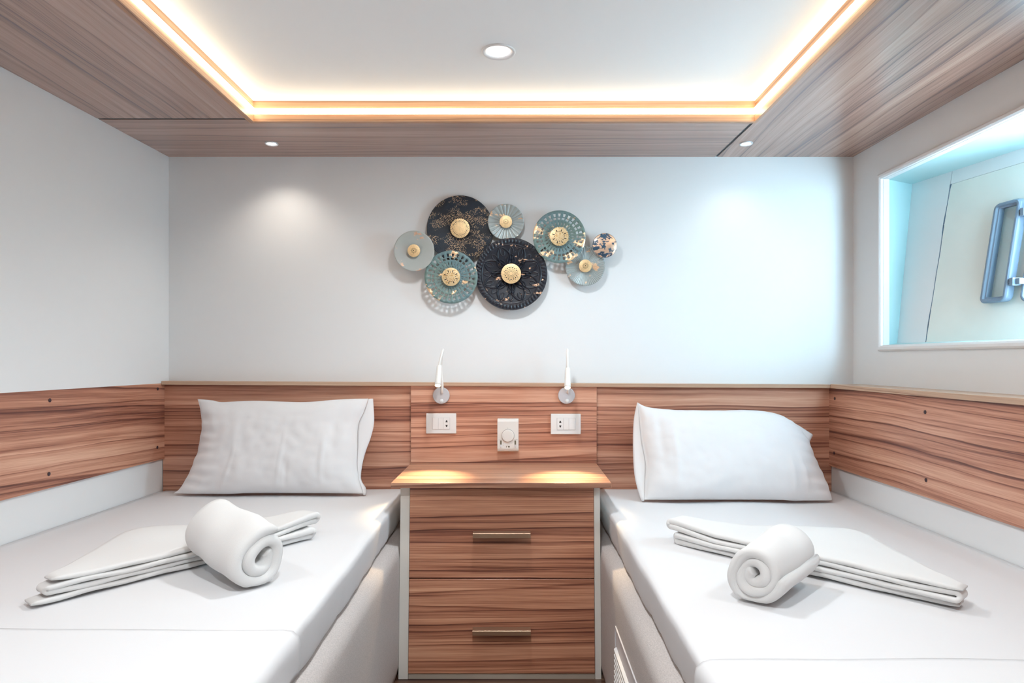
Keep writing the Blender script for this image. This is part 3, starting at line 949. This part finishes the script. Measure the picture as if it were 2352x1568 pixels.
def folded_towel(A, C, B, label, seed, bow=0.0, ext=(0.0, 0.0)):
    """square towel in four layers folded to a triangle: corners A and C end the long front edge, B is the rear point"""
    A, C, B = Vector((*A, 0)), Vector((*C, 0)), Vector((*B, 0))
    s = (C - A); Ls = s.length; s.normalize()
    d = Vector((-s.y, s.x, 0))
    if d.dot(B - A) < 0: d = -d
    sB, dB = (B - A).dot(s), (B - A).dot(d)
    sp, t = 0.0122, 0.0105
    z0 = ZM + 0.0055 + 0.001
    curve = []
    lo = [0.000, 0.012, 0.020, -0.012]; hi = [Ls - 0.02, Ls - 0.004, Ls + 0.004, Ls + 0.014]
    lo = [0.006, 0.006, -0.012, -0.012]
    hi = [Ls + ext[0], Ls + 0.004, Ls + 0.004, Ls + ext[1]]
    lev = [0, sp, 2 * sp, 3 * sp]
    N = 40
    def run(a, b, z):
        return [(a + (b - a) * k / N, z) for k in range(N + 1)]
    def turn(x, z, sign, r):
        return [(x + sign * r * 1.15 * math.sin(PI * k / 8), z + r - r * math.cos(PI * k / 8)) for k in range(1, 8)]
    curve += run(hi[0], lo[0], lev[0]); curve += turn(lo[0], lev[0], -1, sp / 2)
    curve += run(lo[1], hi[1], lev[1]); curve += turn(hi[1], lev[1], 1, sp / 2)
    curve += run(hi[2], lo[2], lev[2]); curve += turn(lo[2], lev[2], -1, sp / 2)
    curve += run(lo[3], hi[3], lev[3])
    def width(x):
        if x < sB:
            u = max(0, x) / sB
            return 0.055 + (dB - 0.055) * u ** 0.9
        u = min(1, (x - sB) / (Ls - sB))
        k = (1 - u)
        return 0.03 + (dB - 0.03) * k ** 0.95
    # round the rear point
    def wsm(x):
        return (width(x - 0.05) + width(x) * 2 + width(x + 0.05)) / 4
    d0 = [0.004 * math.sin(c[1] * 300 + seed) + 0.013 * nz3((c[0] * 4, c[1] * 60, seed), 1.0) for c in curve]
    d1 = [max(d0[i] + 0.03, wsm(c[0]) - 0.15 * c[1]) for i, c in enumerate(curve)]
    def frame(a, b, dd):
        q = A + s * a + d * dd
        depth = max(0, min(1, dd / dB))
        wav = 0.0030 * nz3((a * 6, dd * 6, 0), 1.0, seed) * (b / (3 * sp))
        end = max(0, 1 - max(a, 0) / 0.12)
        z = z0 + b * (1 - 0.42 * depth) * (1 + bow * end) + wav + 0.010 * math.exp(-((a - sB) / 0.10) ** 2) * math.exp(-((dd - dB * 0.7) / 0.1) ** 2) * (b / (3 * sp))
        return Vector((q.x, q.y, z))
    V, Fc = ribbon(curve, d0, d1, t, frame, 14, 0.0028, seed)
    o = add('folded_towel', V, Fc, M['terry'], smooth=True)
    return tag(o, label, 'towel', 'folded towels')
folded_towel((-0.562, 1.792), (-0.940, 1.318), (-1.045, 1.775), 'white towel folded into a triangle on the bed by the windowless wall', 2.0, 0.55, (0.035, 0.0))
folded_towel((0.420, 1.742), (0.856, 1.285), (0.915, 1.765), 'white towel folded into a triangle on the bed under the window', 7.0, 0.45, (0.010, 0.018))

def rolled_towel(near, ax, length, R, r0, pitch, t, phase, turns, label, seed, squash=1.0, direction=1, tele=0.0, tilt=0.0):
    ax = Vector((*ax, 0)).normalized()
    side = Vector((-ax.y, ax.x, 0))
    near = Vector((*near, 0))
    n = int(turns * 46)
    curve = []
    for k in range(n + 1):
        th = turns * 2 * PI * k / n
        r = r0 + (R - t / 2 - r0) * (k / n)
        r *= 1 + 0.07 * math.sin(2 * th + seed) + 0.045 * math.sin(3 * th + 2 * seed)
        a = phase + direction * th
        curve.append((r * math.cos(a), r * math.sin(a)))
    d0 = [tele * (1 - k / n) + 0.012 * nz3((k * 0.05, seed, 0), 1.0) for k in range(n + 1)]
    d1 = [length + 0.006 * nz3((k * 0.05, seed + 5, 0), 1.0) for k in range(n + 1)]
    zc = ZM - 0.002 + t / 2 * squash - min(c[1] for c in curve) * squash
    def frame(a, b, dd):
        u = dd / length
        belly = 1 + 0.045 * math.sin(PI * min(1, max(0, u)))
        q = near + ax * dd + side * (a * belly)
        return Vector((q.x, q.y, zc + b * squash * belly + tilt * max(0.0, u) * (1.0 if b > 0 else 1.0)))
    V, Fc = ribbon(curve, d0, d1, t, frame, 14, 0.0075, seed, flat=ZM + 0.003)
    o = add('rolled_towel', V, Fc, M['terry'], smooth=True)
    return tag(o, label, 'towel', 'rolled towels')
rolled_towel((-0.556, 1.425), (-0.78, 0.63), 0.215, 0.073, 0.016, 0.028, 0.0262, 2.4, 1.95, 'loosely rolled white towel on the bed by the windowless wall', 1.3, 1.0, 1, 0.0, 0.026)
rolled_towel((0.479, 1.312), (0.66, 0.75), 0.190, 0.066, 0.010, 0.022, 0.0225, 1.0, 2.65, 'tightly rolled white towel on the bed under the window', 4.1, 0.96, -1, 0.0, 0.012)

# ------------------------------------------------------------------ nightstand
ns = root('nightstand', (-0.052, 2.3, 0), 'two-drawer zebrano nightstand between the beds', 'nightstand')
ZSH = ZC - 0.396
YT, YBm = 2.145, 2.105            # drawer fronts lean out a little at the foot
def fy(z): return YBm + (YT - YBm) * (z - 0.02) / (ZSH - 0.02)
V, Fc = box(PX0 + 0.002, PX1 - 0.002, 2.10, 2.505, ZSH - 0.0165, ZSH)
add('shelf', V, Fc, M['shelf'], ns, bevel=0.001)
for (a, b) in ((-0.3835, -0.3525), (0.2515, 0.2715)):
    V = [(a, fy(0) + 0.002, 0.0), (b, fy(0) + 0.002, 0.0), (b, 2.50, 0.0), (a, 2.50, 0.0), (a, fy(ZSH) + 0.002, ZSH - 0.0165), (b, fy(ZSH) + 0.002, ZSH - 0.0165), (b, 2.50, ZSH - 0.0165), (a, 2.50, ZSH - 0.0165)]
    tag(add('side_panel', V, list(HF), M['melamine'], ns, bevel=0.001), 'white side panel')
V, Fc = box(-0.352, 0.251, 2.20, 2.50, 0.02, ZSH - 0.0165)
add('carcass', V, Fc, M['melamine'], ns)
V, Fc = box(-0.3515, 0.2505, YBm + 0.004, 2.19, 0.0, 0.018)
add('plinth', V, Fc, M['plinth'], ns)
zd = [0.019, 0.3165, 0.3205, ZSH - 0.0185]
for (z0, z1, zh) in ((zd[2], zd[3], None), (zd[0], zd[1], None)):
    V = [(-0.3515, fy(z0), z0), (0.2505, fy(z0), z0), (0.2505, fy(z0) + 0.018, z0), (-0.3515, fy(z0) + 0.018, z0), (-0.3515, fy(z1), z1), (0.2505, fy(z1), z1), (0.2505, fy(z1) + 0.018, z1), (-0.3515, fy(z1) + 0.018, z1)]
    dr = add('drawer', V, list(HF), M['wood_drawer'], ns, bevel=0.0008, seg=1)
    hz = ZC - ((1233.5 if z0 > 0.3 else 1453.0) - CY) / F * 2.085
    yf = fy(hz)
    X0, X1 = at(1085, 0, 2.085).x, at(1219, 0, 2.085).x
    # edge pull: flat tongue from the front with a turned-down lip
    prof = [(yf, hz + 0.0075), (yf - 0.030, hz + 0.0075), (yf - 0.032, hz + 0.0060), (yf - 0.032, hz - 0.0075), (yf - 0.0295, hz - 0.0075), (yf - 0.0295, hz + 0.0050), (yf, hz + 0.0050)]
    V = [(X0, y, z) for y, z in prof] + [(X1, y, z) for y, z in prof]
    m = len(prof)
    Fc = [tuple(range(m)), tuple(range(m, 2 * m))] + [(k, (k + 1) % m, m + (k + 1) % m, m + k) for k in range(m)]
    tag(add('handle', V, Fc, M['bronze'], dr), 'brushed bronze edge pull')

# ------------------------------------------------------------------ reading lamps
YPC = 2.506
def reading_lamp(label, disc, neck, head_top, head_end, ynear, tip_y, energy):
    c = at(*disc, YPC - 0.006)
    r = root('reading_lamp', (c.x, YPC, c.z - 0.032), label, 'lamp', 'bedside reading lamps')
    V, Fc = lathe([(0.031, 0.0), (0.032, -0.002), (0.032, -0.009), (0.0305, -0.011), (0.0, -0.011)], (c.x, YPC, c.z), 'y', 48)
    add('wall_plate', V, Fc, M['grey_disc'], r, smooth=False, bevel=0.0006)
    V, Fc = lathe([(0.0075, -0.011), (0.0075, -0.014), (0.006, -0.0155), (0.0, -0.016)], (c.x + 0.002, YPC, c.z - 0.020), 'y', 24)
    add('switch', V, Fc, M['white_plastic'], r, smooth=True)
    path = [Vector((c.x + 0.004, YPC - 0.008, c.z + 0.010)), Vector((c.x + 0.005, YPC - 0.020, c.z + 0.020)), Vector((c.x + 0.006, YPC - 0.024, c.z + 0.045))]
    path += [at(px, py, Y) for px, py, Y in neck]
    ht = at(*head_top, ynear + 0.002)
    path.append(ht)
    P = catmull(path, 44)
    V, Fc = tube(P, 0.0048, 12)
    add('gooseneck', V, Fc, M['lamp_white'], r, smooth=True)
    he = at(*head_end, tip_y)
    d = (he - ht).normalized()
    pts = [ht - d * 0.002, ht, ht + d * 0.004] + [ht.lerp(he, k) for k in (0.35, 0.65, 0.9)] + [he]
    V, Fc = tube(pts, [0.004, 0.0085, 0.0095, 0.0102, 0.0108, 0.0115, 0.0115], 24)
    add('lamp_head', V, Fc, M['lamp_white'], r, smooth=True)
    V, Fc = tube([he + d * 0.0003, he + d * 0.002], [0.0100, 0.0085], 20)
    add('lens', V, Fc, M['lens_warm'], r)
    ld = bpy.data.lights.new('reading_spot', 'SPOT')
    ld.energy = energy; ld.color = (1.0, 0.72, 0.40); ld.spot_size = math.radians(54); ld.spot_blend = 1.0; ld.shadow_soft_size = 0.016
    lo = bpy.data.objects.new('reading_spot', ld); COL.objects.link(lo)
    lo.parent = r
    lo.location = he + d * 0.006 - ORG[r.name]
    lo.rotation_euler = d.to_track_quat('-Z', 'Y').to_euler()
    return r
reading_lamp('white gooseneck reading lamp nearer the open pillow, its neck bowed sideways', (1013.5, 908), [(1013, 850, 2.480), (1015, 815, 2.474), (1017.5, 803, 2.452), (1015, 812, 2.432), (1011, 828, 2.424)], (1009, 840), (1005.5, 885), 2.418, 2.380, 24)
reading_lamp('white gooseneck reading lamp nearer the plump pillow, its neck upright', (1301, 908), [(1303, 850, 2.480), (1304, 815, 2.474), (1303.5, 803, 2.452), (1303, 812, 2.432), (1303.5, 830, 2.424)], (1304, 846), (1303.5, 890), 2.418, 2.376, 24)

# ------------------------------------------------------------------ sockets and thermostat on the centre panel
def socket(label, x0, x1, y0, y1, mods, hole_mod):
    a = at(x0, y1, YPC - 0.006); b = at(x1, y0, YPC - 0.006)
    r = root('wall_socket', ((a.x + b.x) / 2, YPC, a.z), label, 'socket', 'bedside sockets')
    V, Fc = box(a.x, b.x, YPC - 0.008, YPC, a.z, b.z)
    add('plate', V, Fc, M['white_plastic'], r, bevel=0.0022, seg=3)
    sc_ = (b.x - a.x) / (x1 - x0)
    zc = (a.z + b.z) / 2
    zh = (b.z - a.z) * 0.28
    xs = [a.x + (q - x0) * sc_ for q in mods]
    V, Fc = box(xs[0] - 0.0012, xs[-1] + 0.0012, YPC - 0.0084, YPC - 0.007, zc - zh - 0.0012, zc + zh + 0.0012)
    add('module_frame', V, Fc, M['seam'], r)
    for k in range(len(xs) - 1):
        V, Fc = box(xs[k] + 0.0005, xs[k + 1] - 0.0005, YPC - 0.0098, YPC - 0.0070, zc - zh, zc + zh)
        o = add('module', V, Fc, M['white_plastic'], r, bevel=0.0006)
        if k == hole_mod:
            xm = (xs[k] + xs[k + 1]) / 2
            for sgn in (1, -1):
                zz = zc + 0.0085 * sgn
                tri = [(xm - 0.0042, zz - sgn * 0.0036), (xm + 0.0042, zz - sgn * 0.0036), (xm + 0.0018, zz + sgn * 0.0042), (xm - 0.0018, zz + sgn * 0.0042)]
                V = [(x, YPC - 0.0101, z) for x, z in tri] + [(x, YPC - 0.0092, z) for x, z in tri]
                add('pin_hole', V, list(HF), M['black'], o)
    return r
socket('white socket plate below the bowed reading lamp', 978.8, 1047.8, 949, 995.5, [993.5, 1007, 1019, 1033], 2)
socket('white socket plate below the upright reading lamp', 1265, 1333.8, 950, 997, [1279.5, 1294, 1306.5, 1321], 0)

a = at(1142.5, 1036.5, YPC - 0.02); b = at(1191.0, 961.5, YPC - 0.02)
th = root('thermostat', ((a.x + b.x) / 2, YPC, a.z), 'white wall thermostat with round dial above the nightstand', 'thermostat')
tw, thh = b.x - a.x, b.z - a.z
# body: upright with a softly curved foot
prof = [(YPC, a.z), (YPC - 0.020, a.z), (YPC - 0.026, a.z + 0.004), (YPC - 0.029, a.z + 0.012), (YPC - 0.029, b.z - 0.010), (YPC - 0.027, b.z - 0.003), (YPC - 0.023, b.z), (YPC, b.z)]
V = [(a.x, y, z) for y, z in prof] + [(b.x, y, z) for y, z in prof]
m = len(prof)
add('housing', V, [tuple(range(m)), tuple(range(m, 2 * m))] + [(k, (k + 1) % m, m + (k + 1) % m, m + k) for k in range(m)], M['warm_plastic'], th, bevel=0.0015)
dx, dz = a.x + tw * 0.50, b.z - thh * 0.508
V, Fc = lathe([(0.0247, -0.0289), (0.0247, -0.0293), (0.0, -0.0293)], (dx, YPC, dz), 'y', 48)
add('dial_groove', V, Fc, M['line'], th)
V, Fc = lathe([(0.0232, -0.0290), (0.0232, -0.0330), (0.0220, -0.0350), (0.0160, -0.0355), (0.0, -0.0355)], (dx, YPC, dz), 'y', 48)
dial = add('dial', V, Fc, M['warm_plastic'], th, smooth=False, bevel=0.0004)
parts = []
for k in range(9):
    an = math.radians(125 + k * 20)
    cx_, cz_ = dx + 0.0185 * math.cos(an), dz + 0.0185 * math.sin(an)
    parts.append(box(cx_ - 0.0005, cx_ + 0.0005, YPC - 0.0357, YPC - 0.0350, cz_ - 0.0007, cz_ + 0.0007))
add('dial_marks', *join(*parts), M['seam'], dial)
V, Fc = box(dx - 0.0004, dx + 0.0006, YPC - 0.0294, YPC - 0.0285, dz + 0.0255, dz + 0.0305)
add('pointer', V, Fc, M['line'], th)
zs1, zs0 = b.z - thh * 0.655, b.z - thh * 0.845
sl_ = (box(a.x + tw * 0.05, a.x + tw * 0.22, YPC - 0.0294, YPC - 0.0285, b.z - thh * 0.640, b.z - thh * 0.634), box(a.x + tw * 0.80, a.x + tw * 0.96, YPC - 0.0294, YPC - 0.0285, b.z - thh * 0.630, b.z - thh * 0.624))
for v_, f_ in sl_: add('scale_line', v_, f_, M['line'], th)
for xx in (a.x + tw * 0.165, a.x + tw * 0.845):
    V, Fc = box(xx - 0.0032, xx + 0.0032, YPC - 0.0295, YPC - 0.028, zs0, zs1)
    s_ = add('switch_slot', V, Fc, M['slot'], th)
    V, Fc = box(xx - 0.0030, xx + 0.0030, YPC - 0.033, YPC - 0.0292, zs0 - 0.001, zs0 + 0.008)
    add('slider', V, Fc, M['ring'], s_, bevel=0.0006)
V, Fc = join(box(dx - 0.0065, dx - 0.0045, YPC - 0.0294, YPC - 0.0285, b.z - thh * 0.868, b.z - thh * 0.818), box(dx - 0.0045, dx - 0.0004, YPC - 0.0294, YPC - 0.0285, b.z - thh * 0.828, b.z - thh * 0.818),
             box(dx + 0.0002, dx + 0.0070, YPC - 0.0294, YPC - 0.0285, b.z - thh * 0.866, b.z - thh * 0.820))
add('maker_mark', V, Fc, M['slot'], th)
V, Fc = join(*[box(a.x + tw * q, a.x + tw * q + 0.0025, YPC - 0.0293, YPC - 0.0285, b.z - thh * r_, b.z - thh * r_ + 0.0018) for q, r_ in ((0.27, 0.72), (0.27, 0.76), (0.27, 0.81), (0.46, 0.78), (0.54, 0.78), (0.67, 0.745), (0.73, 0.72))])
add('switch_legend', V, Fc, M['seam'], th)

# ------------------------------------------------------------------ wall art of eight metal discs
art = root('wall_art', (at(1160, 0, YB).x, YB, at(0, 712, YB).z), 'cluster of round navy, teal and gold metal discs on the head wall', 'wall art')
def disc_grid(px, py, rp, dist, fn, nr, na, hole=None, r_in=0.04, thick=0.0016, name='disc', material=None, label=None, smooth=True):
    Y = YB - dist
    c = at(px, py, Y)
    R = rp / F * Y
    V, Fc = [], []
    rad = [r_in + (1 - r_in) * i / nr for i in range(nr + 1)]
    for i, q in enumerate(rad):
        for k in range(na):
            a = 2 * PI * k / na
            h = fn(q, a)                   # towards the room, in units of R
            V.append((c.x + R * q * math.cos(a), Y - h * R, c.z + R * q * math.sin(a)))
    for i in range(nr):
        for k in range(na):
            if hole and hole(i, k): continue
            Fc.append((i * na + k, i * na + (k + 1) % na, (i + 1) * na + (k + 1) % na, (i + 1) * na + k))
    o = add(name, V, Fc, material, art, smooth=smooth, solid=thick)
    if label: o['label'] = label
    ORG[o.name] = Vector(ORG[o.name])
    return o, c, R

def medallion(disc, c, R, rm, h, style):
    """gold rosette on the middle of a disc with cut slots over an added dark backing that stands for shade"""
    Y = c.y - h
    na = {'sun': 96, 'fine': 96, 'lace': 120, 'ringed': 128}[style]
    V, Fc, fm = [], [], []
    if style == 'sun':
        rad = [0.0, 0.30, 0.34, 0.46, 0.50, 0.58, 0.78, 1.0]
        def hole(i, k):
            s = k % 8
            return (i == 2 or i == 3) and s in (3,) and False or (i in (3, 4) and (k % 12) in (0, 1)) or (i in (4, 5) and (k % 12) in (6, 7))
    elif style == 'fine':
        rad = [0.0, 0.08, 0.20, 0.46, 0.70, 1.0]
        def hole(i, k): return i == 0 or (i == 2 and (k % 6) in (0, 1)) or (i == 1 and (k % 6) in (3, 4) and False)
    elif style == 'lace':
        rad = [0.0, 0.18, 0.24, 0.30, 0.36, 0.42, 0.48, 0.56, 0.64, 0.76, 1.0]
        def hole(i, k):
            if i == 7: return (k % 8) in (0, 1, 2, 3)
            if i in (1, 3, 5): return (k % 4) in (0, 1)
            if i == 8: return (k % 8) == 6
            return False
    else:
        rad = [0.0, 0.54, 0.58, 0.63, 0.70, 0.79, 0.85, 0.92, 1.0]
        def hole(i, k):
            if i == 4: return (k % 4) in (0, 1)
            if i == 2: return (k % 4) == 2
            if i == 6: return (k % 4) == 3
            return False
    prof = []
    nr = len(rad) - 1
    for i, q in enumerate(rad):
        for k in range(na):
            a = 2 * PI * k / na
            rr = rm * q
            if style == 'ringed' and i == nr: rr *= 1 + 0.02 * (1 if (k % 4) < 2 else -1)
            V.append((c.x + rr * math.cos(a), Y - 0.0022 * (1 - q * q), c.z + rr * math.sin(a)))
    for i in range(nr):
        for k in range(na):
            if hole(i, k): continue
            if i == 0:
                pass
            Fc.append((i * na + k, i * na + (k + 1) % na, (i + 1) * na + (k + 1) % na, (i + 1) * na + k)); fm.append(0)
    # rim wall and a dark backing plate added for the shade in the slots
    o0 = len(V)
    for k in range(na):
        a = 2 * PI * k / na
        V.append((c.x + rm * math.cos(a), Y + 0.004, c.z + rm * math.sin(a)))
    for k in range(na):
        Fc.append((nr * na + k, nr * na + (k + 1) % na, o0 + (k + 1) % na, o0 + k)); fm.append(0)
    o1 = len(V)
    for k in range(na):
        a = 2 * PI * k / na
        V.append((c.x + rm * 0.985 * math.cos(a), Y + 0.0006, c.z + rm * 0.985 * math.sin(a)))
    Fc.append(tuple(range(o1, o1 + na))); fm.append(1)
    # short post back to the disc
    o2 = len(V)
    for (yy) in (Y + 0.001, Y + h + 0.012):
        for k in range(12):
            a = 2 * PI * k / 12
            V.append((c.x + rm * 0.3 * math.cos(a), yy, c.z + rm * 0.3 * math.sin(a)))
    for k in range(12):
        Fc.append((o2 + k, o2 + (k + 1) % 12, o2 + 12 + (k + 1) % 12, o2 + 12 + k)); fm.append(1)
    me = bpy.data.meshes.new('medallion')
    org = Vector((c.x, Y, c.z - rm))
    me.from_pydata([tuple(Vector(v) - org) for v in V], [], Fc)
    me.materials.append(M['gold_b'] if style == 'sun' else M['gold']); me.materials.append(M['black'])
    for p, k in zip(me.polygons, fm): p.material_index = k
    me.update()
    o = bpy.data.objects.new('medallion', me); COL.objects.link(o)
    o.parent = disc; o.location = org - ORG[disc.name]; ORG[o.name] = org
    return o

dish = lambda dep: (lambda q, a: -dep * (1 - q * q))
# 1 navy woven disc
def f_woven(q, a):
    ph = q * 34
    return -0.10 * (1 - q) + 0.011 * abs(math.sin(ph * PI)) * (0.75 + 0.25 * math.sin(a * 90 + int(ph) * PI))
o, c, R = disc_grid(1057, 525, 76, 0.020, f_woven, 130, 360, None, 0.05, 0.002, material=M['art_navy'], label='large navy disc woven in rope-like rings')
medallion(o, c, R, 22.0 / F * c.y, 0.010, 'ringed')
# 2 pale fluted disc
o, c, R = disc_grid(1162, 510, 41.5, 0.028, lambda q, a: -0.10 * (1 - q * q) + 0.045 * q * abs(math.sin(a * 12)), 16, 240, None, 0.05, 0.0014, material=M['art_pale'], label='pale fluted disc with broad petals')
medallion(o, c, R, 14.3 / F * c.y, 0.010, 'fine')
# 3 navy embossed mandala
def petal(q, a, n, r0, r1, wdt, rot):
    t = ((a + rot) * n / (2 * PI)) % 1.0 - 0.5
    s = (q - r0) / (r1 - r0)
    if s < 0 or s > 1: return -9
    half = wdt * (math.sin(PI * min(1, s ** 0.75)) ** 0.8 if s < 1 else 0)
    return half - abs(t)
def f_mandala(q, a):
    h = -0.13 * (1 - q) ** 1.1
    for (n, r0, r1, wd, rot, amp) in ((8, 0.22, 0.80, 0.44, 0.0, 0.030), (8, 0.22, 0.56, 0.34, PI / 8, 0.032), (8, 0.26, 0.44, 0.2, PI / 8, 0.034), (16, 0.55, 0.76, 0.22, PI / 16, 0.022)):
        d = petal(q, a, n, r0, r1, wd, rot)
        if d > -1:
            h += amp * math.exp(-(d / 0.035) ** 2)
    h += 0.018 * math.exp(-((q - 0.82) / 0.010) ** 2)
    if q > 0.845 and q < 0.975:
        s = (q - 0.845) / 0.13
        h += 0.026 * math.sin(PI * s) * (0.5 + 0.5 * math.cos(a * 60 + 2.0 * s))
    return h
o, c, R = disc_grid(1174, 629, 83, 0.036, f_mandala, 120, 480, None, 0.05, 0.002, material=M['art_mandala'], label='large navy disc embossed with a petal mandala')
medallion(o, c, R, 22.8 / F * c.y, 0.012, 'lace')
# 4, 5 teal pierced discs
rings_p = [0.28, 0.34, 0.385, 0.42, 0.455, 0.51, 0.575, 0.63, 0.66, 0.735, 0.775, 0.885, 1.0]
def pierced(px, py, rp, dist, label, rot, mirrored):
    Y = YB - dist
    c = at(px, py, Y); R = rp / F * Y
    n, sub_ = 28, 6
    na = n * sub_
    V, Fc = [], []
    rad = [0.05, 0.18] + rings_p
    def wob(i, k):
        return 0.0
    for i, q in enumerate(rad):
        for k in range(na):
            a = 2 * PI * k / na + rot
            V.append((c.x + R * q * math.cos(a), Y + 0.10 * R * (1 - q * q), c.z + R * q * math.sin(a)))
    holes = {6: (0, 1), 8: (2, 3), 9: (1, 2, 3, 4) , 11: (0, 1, 2), 13: (0, 1, 2)}
    holes = {4: {0, 1}, 6: {3, 4}, 7: {3, 4}, 10: {1, 2, 3, 4}, 12: {1, 2, 3}}
    for i in range(len(rad) - 1):
        for k in range(na):
            if i in holes and (k % sub_) in holes[i]: continue
            Fc.append((i * na + k, i * na + (k + 1) % na, (i + 1) * na + (k + 1) % na, (i + 1) * na + k))
    # diamonds: pinch the hole sides of the third ring towards its ends
    for k in range(na):
        s = k % sub_
        for i, f in ((6, 0.85), (8, 0.85)):
            if s in (3, 5):
                mid = k + (1 if s == 3 else -1)
                v0 = Vector(V[i * na + k]); v1 = Vector(V[i * na + mid % na])
                V[i * na + k] = tuple(v0.lerp(v1, f * 0.9))
        for i, f in ((12, 0.22),):
            if s in (1, 4):
                mid = k + (1 if s == 1 else -1)
                v0 = Vector(V[i * na + k]); v1 = Vector(V[i * na + mid % na])
                V[i * na + k] = tuple(v0.lerp(v1, 0.5))
    o = add('disc', V, Fc, M['art_teal'], art, smooth=True, solid=0.0014)
    o['label'] = label
    return o, c, R
o, c, R = pierced(1036, 636, 61, 0.052, 'teal pierced disc beside the pale sage one', 0.05, False)
medallion(o, c, R, 21.0 / F * c.y, 0.006, 'sun')
o, c, R = pierced(1284.5, 543.5, 60.5, 0.052, 'teal pierced disc beside the small marbled one', 0.12, True)
medallion(o, c, R, 21.3 / F * c.y, 0.006, 'sun')
# 6 sage plain disc
o, c, R = disc_grid(951, 576, 46.5, 0.056, dish(0.10), 18, 96, None, 0.05, 0.0014, material=M['art_sage'], label='plain pale sage disc')
medallion(o, c, R, 14.4 / F * c.y, 0.006, 'fine')
# 7 pale pleated disc
o, c, R = disc_grid(1344, 611, 45.5, 0.030, lambda q, a: -0.10 * (1 - q * q) + 0.030 * q * (0.5 + 0.5 * math.sin(a * 62)), 14, 496, None, 0.05, 0.0012, material=M['art_pale'], label='pale disc with fine radial pleats')
medallion(o, c, R, 14.6 / F * c.y, 0.008, 'fine')
# 8 small marbled disc
disc_grid(1389, 563.5, 28.0, 0.048, lambda q, a: 0.16 * (1 - q * q), 16, 72, None, 0.0, 0.0014, material=M['art_small'], label='small blue and gold marbled disc')
# hidden rod frame that joins the discs and stands off the wall
seg_pts = [(951, 576), (1036, 636), (1057, 525), (1174, 629), (1162, 510), (1174, 629), (1284, 544), (1344, 611), (1389, 564)]
parts = []
for (p, q) in zip(seg_pts, seg_pts[1:]):
    parts.append(tube([at(*p, YB - 0.006), at(*q, YB - 0.006)], 0.0025, 8))
for p, dd in (((951, 576), 0.048), ((1036, 636), 0.044), ((1057, 525), 0.014), ((1174, 629), 0.026), ((1162, 510), 0.024), ((1284, 544), 0.044), ((1344, 611), 0.026), ((1389, 564), 0.050)):
    parts.append(tube([at(*p, YB - 0.001), at(*p, YB - dd)], 0.003, 8))
V, Fc = join(*parts)
add('rod_frame', V, Fc, M['art_rod'], art)
